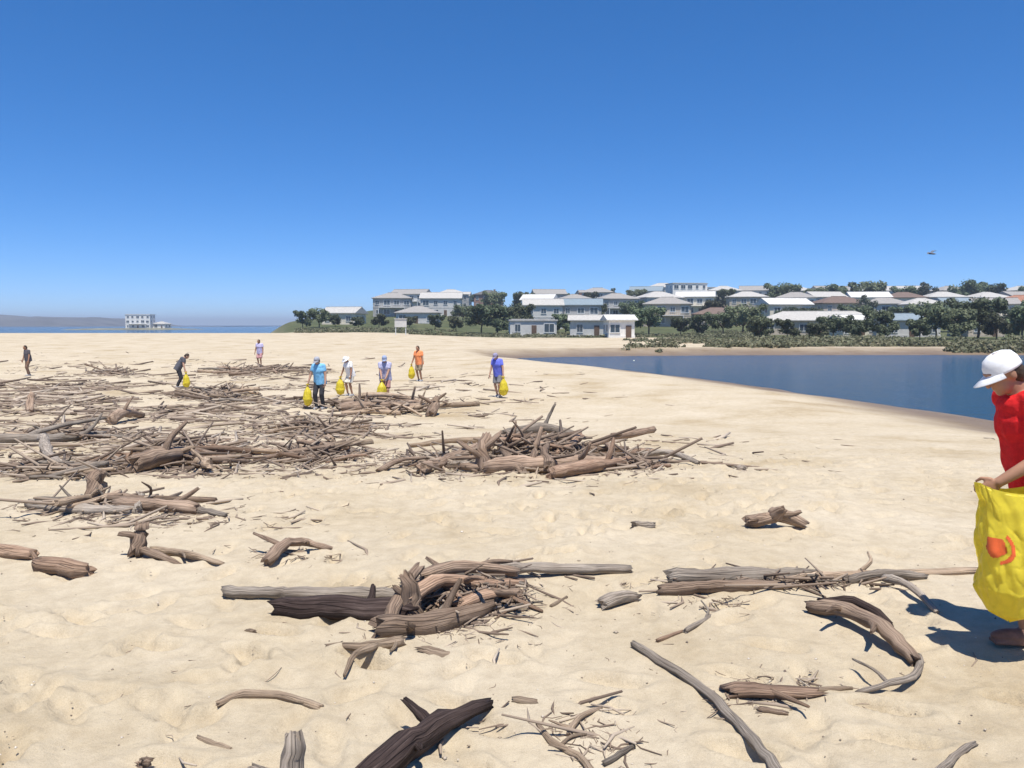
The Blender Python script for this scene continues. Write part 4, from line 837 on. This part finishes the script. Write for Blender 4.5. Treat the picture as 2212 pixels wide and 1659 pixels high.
driftwood('driftwood_branch', 'small forked tan branch at the bottom right of the blackened log', [(1228, 1592), (1250, 1560, .01), (1300, 1532)], .016, .011, 'tan', .8, [(.3, (-.7, .2, .1), .1, .009)])
driftwood('driftwood_branch', 'crooked tan twig spreading at the bottom centre-right', [(1160, 1565), (1190, 1605), (1250, 1640), (1290, 1690)], .014, .02, 'tan', .7, [(.5, (.6, .6, .1), .16, .01), (.7, (-.5, .3, .1), .12, .009)])
driftwood('driftwood_branch', 'short grey-brown stick beside the crooked tan twig', [(1305, 1655), (1370, 1615)], .016, .011, 'grey', .8)
driftwood('driftwood_chunk', 'flat pale chip of wood above the crooked tan twig', [(1105, 1512), (1160, 1516)], .028, .022, 'tan', .2, (), .2, .5)
driftwood('driftwood_branch', 'grey stick slanting up at the lower right corner', [(2010, 1690), (2060, 1645), (2105, 1612)], .022, .016, 'grey', .8)
driftwood('driftwood_chunk', 'small brown knot of wood at the bottom left', [(300, 1655), (325, 1650)], .022, .02, 'brown', .5, (), .3)
driftwood('driftwood_chunk', 'small pale knot of wood left of the branch heap', [(530, 1366), (552, 1366)], .02, .018, 'tan', .3, (), .3)
driftwood('driftwood_branch', 'faint buried stick in the lower left sand', [(428, 1595), (500, 1620)], .014, .01, 'tan', .2)
driftwood('driftwood_branch', 'small bleached stick on the sand right of the branch heap', [(1190, 1312), (1225, 1290)], .014, .01, 'tan', .5)
# middle distance
driftwood('driftwood_log', 'long dark log lying level at the left edge beyond the beach', [(-80, 960), (100, 956), (225, 944)], .12, .08, 'grey', .8, [(.8, (.5, .4, .5), .6, .04)])
driftwood('driftwood_log', 'leaning grey-brown log left of the dark left heap', [(95, 962, .1), (105, 1000, .1), (150, 1022)], .09, .06, 'grey', .6)
driftwood('driftwood_log', 'darkest log in the heap at left', [(285, 1022), (360, 1012, .1), (440, 1000)], .14, .11, 'brown', .7, [(.5, (.2, .4, .8), .5, .05)], .22)
driftwood('driftwood_log', 'grey log lying before the low left row of sticks', [(60, 1098), (180, 1108), (300, 1112)], .06, .05, 'grey', .7)
driftwood('driftwood_log', 'dark brown log at the right end of the low left row', [(255, 1100), (340, 1104), (430, 1110)], .085, .07, 'brown', .7, [(.7, (.6, .3, .3), .4, .03)], .22)
driftwood('driftwood_log', 'grey tail of the low left row lying on open sand', [(425, 1108), (490, 1118)], .05, .03, 'grey', .6)
driftwood('driftwood_stump', 'knobbly stump above the low left row', [(198, 1082), (206, 1078, .14), (214, 1076, .22)], .1, .08, 'brown', .2, [(.6, (.6, -.2, .6), .22, .05)], .28)
driftwood('driftwood_stump', 'dark upright snag on the left side of the central heap', [(1042, 1020, -.05), (1046, 1018, .28), (1052, 1016, .46)], .12, .07, 'brown', 0, [(.6, (.6, .2, .6), .4, .045), (.4, (-.7, -.1, .5), .35, .045)], .25)
driftwood('driftwood_log', 'big brown log lying along the base of the central heap', [(1050, 1022), (1200, 1020, .05), (1330, 1010)], .13, .1, 'brown', .7, [(.4, (.2, .2, .9), .5, .05), (.7, (.4, -.6, .5), .5, .04)], .22)
driftwood('driftwood_log', 'dark grey log crowning the central heap', [(1090, 960, .1), (1170, 955, .2), (1255, 962, .1)], .12, .09, 'grey', .7, [(.6, (.4, .3, .8), .5, .04)], .22)
driftwood('driftwood_log', 'red-brown log at the right end of the central heap', [(1190, 1035), (1280, 1022, .05), (1370, 1002)], .11, .07, 'red', .7, [(.7, (.3, .2, .9), .35, .04)], .22)
driftwood('driftwood_log', 'long thin log trailing right from the central heap', [(1370, 992), (1440, 990, .06), (1510, 1004)], .06, .04, 'grey', .7)
driftwood('driftwood_log', 'slanting log at the left foot of the central heap', [(905, 1026), (970, 1005, .05), (1035, 985, .12)], .09, .06, 'brown', .7, (), .2)
driftwood('driftwood_chunk', 'lone small wood chunk right of the central heap', [(1590, 1016), (1612, 1018)], .06, .05, 'grey', .5, (), .3)
driftwood('driftwood_stump', 'stump at the right end of the far driftwood bank', [(930, 900), (938, 896, .28), (944, 894, .45)], .18, .13, 'brown', .1, [(.5, (-.8, 0, .5), .5, .07), (.7, (.6, .1, .5), .4, .06)], .26)
driftwood('driftwood_log', 'log lying along the far driftwood bank', [(735, 888), (830, 890, .1), (925, 888)], .17, .13, 'brown', .7, [(.3, (.2, .2, .9), .5, .06)], .22)
driftwood('driftwood_stump', 'small dark stump standing near the left edge', [(66, 892), (68, 888, .25), (70, 886, .45)], .12, .1, 'brown', .2, (), .28)
driftwood('driftwood_log', 'dark log above the dark left heap', [(235, 918), (270, 910, .15), (310, 902)], .15, .1, 'brown', .7, [(.5, (.3, .2, .8), .45, .05)], .22)

# --- the heaps: sticks and limbs nobody can tell apart inside one heap, each one a thing of its own
HEAPS = [   # centre, half width, half depth (print px), pieces, height m, stick radius range, label, colours
 ((1165, 990), (150, 34), 34, .38, (.03, .095), 'tall central heap', ('brown', 'tan', 'red', 'brown')),
 ((960, 1006), (70, 16), 9, .14, (.025, .06), 'left skirt of central heap', ('brown', 'grey', 'tan')),
 ((1360, 1002), (90, 16), 11, .14, (.025, .06), 'right skirt of central heap', ('brown', 'grey', 'red')),
 ((395, 990), (120, 30), 24, .26, (.03, .09), 'dark heap left of centre', ('brown', 'tan', 'brown', 'red')),
 ((690, 990), (95, 24), 18, .2, (.03, .08), 'reddish heap beside the central heap', ('red', 'tan', 'brown')),
 ((835, 884), (120, 14), 16, .35, (.05, .12), 'far bank below the bag carriers', ('brown', 'tan', 'grey')),
 ((150, 942), (170, 10), 14, .14, (.035, .08), 'long line at the left edge', ('tan', 'brown', 'grey')),
 ((130, 1020), (140, 16), 13, .12, (.025, .06), 'scatter above low left row', ('grey', 'tan', 'brown')),
 ((230, 1095), (160, 12), 14, .1, (.02, .055), 'low left row', ('grey', 'brown', 'tan')),
 ((560, 802), (140, 9), 14, .22, (.05, .11), 'farthest bank', ('brown', 'tan', 'grey')),
 ((240, 806), (60, 6), 7, .2, (.05, .11), 'small far clump at left', ('grey', 'brown')),
 ((470, 855), (90, 16), 13, .2, (.04, .1), 'scatter below the dark-clothed stooper', ('grey', 'brown', 'tan')),
 ((690, 930), (130, 14), 15, .16, (.035, .09), 'thin belt before far bank', ('grey', 'brown', 'tan')),
 ((1000, 1290), (120, 36), 26, .14, (.012, .034), 'near brown branch heap', ('brown', 'red', 'grey')),
 ((1700, 1262), (230, 12), 14, .06, (.008, .022), 'right foreground log scatter', ('grey', 'tan', 'brown')),
]
rw = random.Random(99)
LENS = []
for (cx, cy), (hw, hd), n, hh, (ra, rb), lab, cols in HEAPS:
    TAGS = {}
    for k in range(n):
        a, b = max(-1.1, min(1.1, rw.gauss(0, .5))), max(-1.1, min(1.1, rw.gauss(0, .5)))
        p = G(cx+a*hw, cy+b*hd); r = (ra + (rb-ra)*rw.random()**1.8)*.74
        ln = r*rw.uniform(14, 34); an = rw.gauss(0, .75) + (math.pi if rw.random() < .5 else 0); pit = rw.gauss(0, .16)
        d = Vector((math.cos(an), math.sin(an), 0)); zc = .72*hh*max(0, 1-a*a-b*b*.6)*rw.random()
        A, B = p-d*ln/2, p+d*ln/2; bend = Vector((-d.y, d.x, 0))*ln*rw.uniform(-.12, .12)
        za, zb = h1(A.x, A.y)+r*.6+max(0, zc-math.sin(pit)*ln/2), h1(B.x, B.y)+r*.6+max(0, zc+math.sin(pit)*ln/2)
        mid = p+bend; zm = max(h1(mid.x, mid.y)+r*.5, (za+zb)/2 + .04*ln*rw.random())
        pts = [Vector((A.x, A.y, za))-p, Vector((mid.x, mid.y, zm))-p, Vector((B.x, B.y, zb))-p]
        br = [(rw.uniform(.3, .8), (rw.uniform(-1, 1), rw.uniform(-1, 1), rw.uniform(0, .8)), ln*rw.uniform(.12, .3), r*.5) for _ in range(rw.choice((0, 1, 1, 2)))]
        cm = rw.choice(cols); f = (r/.74-ra)/(rb-ra)
        size = 'thick' if f > .5 else ('slender' if f < .12 else 'medium'); lng = 'long' if ln/r > 27 else ('short' if ln/r < 19 else '')
        pos = ('left end' if a < -.55 else 'left side' if a < -.18 else 'middle' if a < .18 else 'right side' if a < .55 else 'right end')
        fb = 'back ' if b < -.3 else ('front ' if b > .3 else ''); fork = ' forked' if len(br) == 1 else (' twice-forked' if len(br) == 2 else '')
        for cm in [cm] + list(cols) + ['grey', 'brown', 'red', 'tan']:      # alike neighbours get another tone
            tone = {'grey': 'grey', 'brown': 'brown', 'red': 'reddish', 'tan': 'tan'}[cm]
            txt = ' '.join(w for w in (size, lng, tone+fork, 'stick,', (fb+pos), 'of', lab) if w)
            if txt not in TAGS: break
        TAGS[txt] = 1
        link('driftwood_stick', wood_mesh(pts, r, r*rw.uniform(.4, .9), M[cm], rw.randint(0, 9999), 8, br, .2, 1.0, 10), None, p, txt, 'driftwood', 'sticks of the '+lab)

# --- loose litter of twigs, bark crumbs and leaves: nobody could count it
def litter():
    rg = np.random.default_rng(5); C, Ls, Rs = [], [], []
    spots = [((cx, cy), (hw*1.15, hd*1.5), int(70+hw*3.4), .5) for (cx, cy), (hw, hd), *_ in HEAPS]
    spots += [((470, 870), (540, 75), 5200, .6), ((150, 850), (240, 55), 1800, .6), ((700, 980), (720, 45), 3800, .55), ((250, 1010), (320, 60), 1100, .6), ((1680, 1128), (60, 14), 60, .5), ((1750, 1290), (330, 40), 330, .6), ((960, 1325), (170, 60), 800, .5),
              ((1680, 1500), (160, 40), 150, .5), ((1260, 1590), (150, 60), 130, .6), ((300, 1120), (330, 22), 380, .6), ((650, 1200), (120, 20), 70, .6), ((1100, 1400), (1100, 220), 90, .7)]
    px, py = [], []
    for (cx, cy), (hw, hd), n, sg in spots: px.append(rg.normal(cx, hw*sg, n)); py.append(rg.normal(cy, hd*sg, n))
    px = np.concatenate(px); py = np.concatenate(py); ok = (py > 745) & (py < 1700) & (px > -350) & (px < 2500); px, py = px[ok], py[ok]
    a, b = (px-CX)/F_PX, -(py-CY)/F_PX; dx, dy, dz = a, _cp+b*_sp, -_sp+b*_cp
    t = np.full(px.shape, 3.0)
    for _ in range(14): t = .35*t + .65*np.clip((height(dx*t, dy*t)-CAM_H)/dz, 1.5, 120)
    x, y = dx*t, dy*t; z, D_ = base_height(x, y); z = z + 0.012*fbm(x*1.7, y*1.7, 41, 4)
    k = (D_ > 4) & (y < 70) & (vnoise(x*.35, y*.6, 0, 4)+.5*vnoise(x*1.1, y*1.6, 0, 14) > -.12); x, y, z = x[k], y[k], z[k]; n = len(x)
    sc = np.clip(y/10, .45, 2.6); lift = np.zeros(n); steep = np.zeros(n)
    bx, by, bl = [], [], []
    for (cx, cy), (hw, hd), cnt, hh, *_r in HEAPS:
        m = int(cnt*(26 if cx == 1000 else 11)); ga, gb = rg.normal(0, .45, m), rg.normal(0, .42, m); bx.append(cx+ga*hw); by.append(cy+gb*hd); bl.append(.75*hh*np.clip(1-ga**2-gb**2*.6, 0, 1)*rg.random(m)**1.4)
    bx, by, bl = map(np.concatenate, (bx, by, bl)); a, b = (bx-CX)/F_PX, -(by-CY)/F_PX; dx, dy, dz = a, _cp+b*_sp, -_sp+b*_cp; t = np.full(bx.shape, 8.0)
    for _ in range(14): t = .35*t + .65*np.clip((height(dx*t, dy*t)-CAM_H)/dz, 1.5, 120)
    x2, y2 = dx*t, dy*t; x, y, z = np.concatenate([x, x2]), np.concatenate([y, y2]), np.concatenate([z, height(x2, y2)]); lift = np.concatenate([lift, bl]); steep = np.concatenate([steep, np.where(y2 < 8, .09, .17)]); n = len(x); sc = np.clip(y/10, .45, 2.6)
    L_ = rg.lognormal(-1.98, .75, n)*sc; L_ = np.clip(L_*np.where(steep > 0, 2.1, 1), .025, 1.7); r = np.clip(L_*rg.uniform(.014, .05, n), .0025, .022*sc)
    th = rg.uniform(0, 6.283, n); pit = rg.normal(0, 1, n)*(.10+steep); d = np.stack([np.cos(th)*np.cos(pit), np.sin(th)*np.cos(pit), np.sin(pit)], -1)
    s = np.stack([-np.sin(th), np.cos(th), 0*th], -1); u = np.cross(d, s); c = np.stack([x, y, z+r*.3+lift], -1)
    bow = rg.normal(0, .14, n)*L_
    V = []
    for f, w in ((-.5, .7), (0, 1.0), (.5, .5)):
        cc = c + d*(L_*f)[:, None] + s*(bow*(1 if f == 0 else 0))[:, None]
        for q in range(4):
            a_ = q*1.5708; V.append(cc + (s*math.cos(a_) + u*math.sin(a_))*(r*w)[:, None])
    V = np.stack(V, 1); base_ = np.arange(n)[:, None, None]*12
    f0 = [[i*4+j, i*4+(j+1) % 4, (i+1)*4+(j+1) % 4, (i+1)*4+j] for i in (0, 1) for j in range(4)] + [[3, 2, 1, 0], [8, 9, 10, 11]]
    F_ = (base_ + np.array(f0)[None]).reshape(-1, 4)
    m, nt, b_ = new_mat('driftwood_litter'); at = N(nt, 'ShaderNodeAttribute', attribute_name='tone')
    rp = ramp(nt, at.outputs['Fac'], [(0, (.11, .076, .055)), (.35, (.225, .165, .12)), (.7, (.34, .268, .2)), (1, (.48, .4, .31))]); nt.links.new(rp.outputs[0], b_.inputs['Base Color']); b_.inputs['Roughness'].default_value = .9
    me = mesh_np('driftwood_litter', V.reshape(-1, 3), F_, [m]); ta = me.attributes.new('tone', 'FLOAT', 'POINT'); ta.data.foreach_set('value', np.repeat(rg.random(n)*np.where(steep > 0, .7, 1), 12).astype(np.float32))
    link('driftwood_litter', me, kind='stuff', label='loose litter of twigs and bark crumbs among the driftwood')
litter()
# shell grit and pebbles near the camera
def grit():
    rg = np.random.default_rng(15); n = 2600; y = 2.4+rg.random(n)**1.5*11; x = rg.uniform(-1, 1, n)*(y*.72+.3); z = height(x, y); r = rg.lognormal(-5.6, .45, n)
    ico = np.array([(1, 0, 0), (-1, 0, 0), (0, 1, 0), (0, -1, 0), (0, 0, .7), (0, 0, -.7)]); fi = np.array([(0, 2, 4), (2, 1, 4), (1, 3, 4), (3, 0, 4), (2, 0, 5), (1, 2, 5), (3, 1, 5), (0, 3, 5)])
    V = np.stack([x, y, z+r*.25], -1)[:, None]+ico[None]*r[:, None, None]*rg.uniform(.6, 1.5, (n, 6, 1)); F_ = (np.arange(n)[:, None, None]*6+fi[None]).reshape(-1, 3)
    m, nt, b_ = new_mat('shell_grit'); at = N(nt, 'ShaderNodeAttribute', attribute_name='tone'); rp = ramp(nt, at.outputs['Fac'], [(0, (.12, .09, .07)), (.5, (.35, .28, .2)), (1, (.68, .62, .54))]); nt.links.new(rp.outputs[0], b_.inputs['Base Color'])
    me = mesh_np('shell_grit', V.reshape(-1, 3), F_, [m]); ta = me.attributes.new('tone', 'FLOAT', 'POINT'); ta.data.foreach_set('value', np.repeat(rg.random(n), 6).astype(np.float32))
    link('shell_grit', me, kind='stuff', label='scattered shell grit and pebbles on the near sand')
grit()

# ------------------------------------------------------------------ a gull over the bank
def gull():
    p = at_depth(2012, 548, 52)
    root = link('gull', None, None, p, 'single grey gull gliding in the sky above the far bank', 'bird'); root.rotation_euler = (R(8), R(-14), R(35))
    bm = Soup()
    for a, b, ra, rb in (((0, -.17, 0), (0, .12, .01), .05, .062), ((0, .12, .01), (0, .22, .025), .06, .04), ((0, .24, .03), (0, .3, .022), .016, .006), ((0, -.17, 0), (0, -.3, .005), .045, .012)): capsule(bm, a, b, ra, rb)
    for sx in (-1, 1): 
        for a, b, ra, rb in (((0, .05, .03), (sx*.25, .1, .12), .045, .03), ((sx*.25, .1, .12), (sx*.62, -.04, .08), .03, .01), ((sx*.05, -.03, .03), (sx*.3, .02, .11), .03, .03), ((sx*.3, .02, .11), (sx*.5, -.03, .09), .028, .015)): capsule(bm, a, b, ra, rb, False, 10)
    link('body', fuse(bm, 'body', plain('gull_feathers', (.16, .16, .17), .8, .2, 12), .012, 3), root)
gull()

# ------------------------------------------------------------------ sea air
bm = bmesh.new(); add_box(bm, (0, 3400, 24), (9600, 7400, 54))
hz, nt, b_ = new_mat('sea_haze'); nt.nodes.remove(b_); pv = N(nt, 'ShaderNodeVolumePrincipled'); pv.inputs['Color'].default_value = (.8, .88, 1, 1); pv.inputs['Density'].default_value = .00035; pv.inputs['Anisotropy'].default_value = .2
nt.links.new(pv.outputs[0], nt.nodes['Material Output'].inputs['Volume'])
link('haze', from_bm(bm, 'haze', hz), kind='stuff', label='thin pale sea haze')
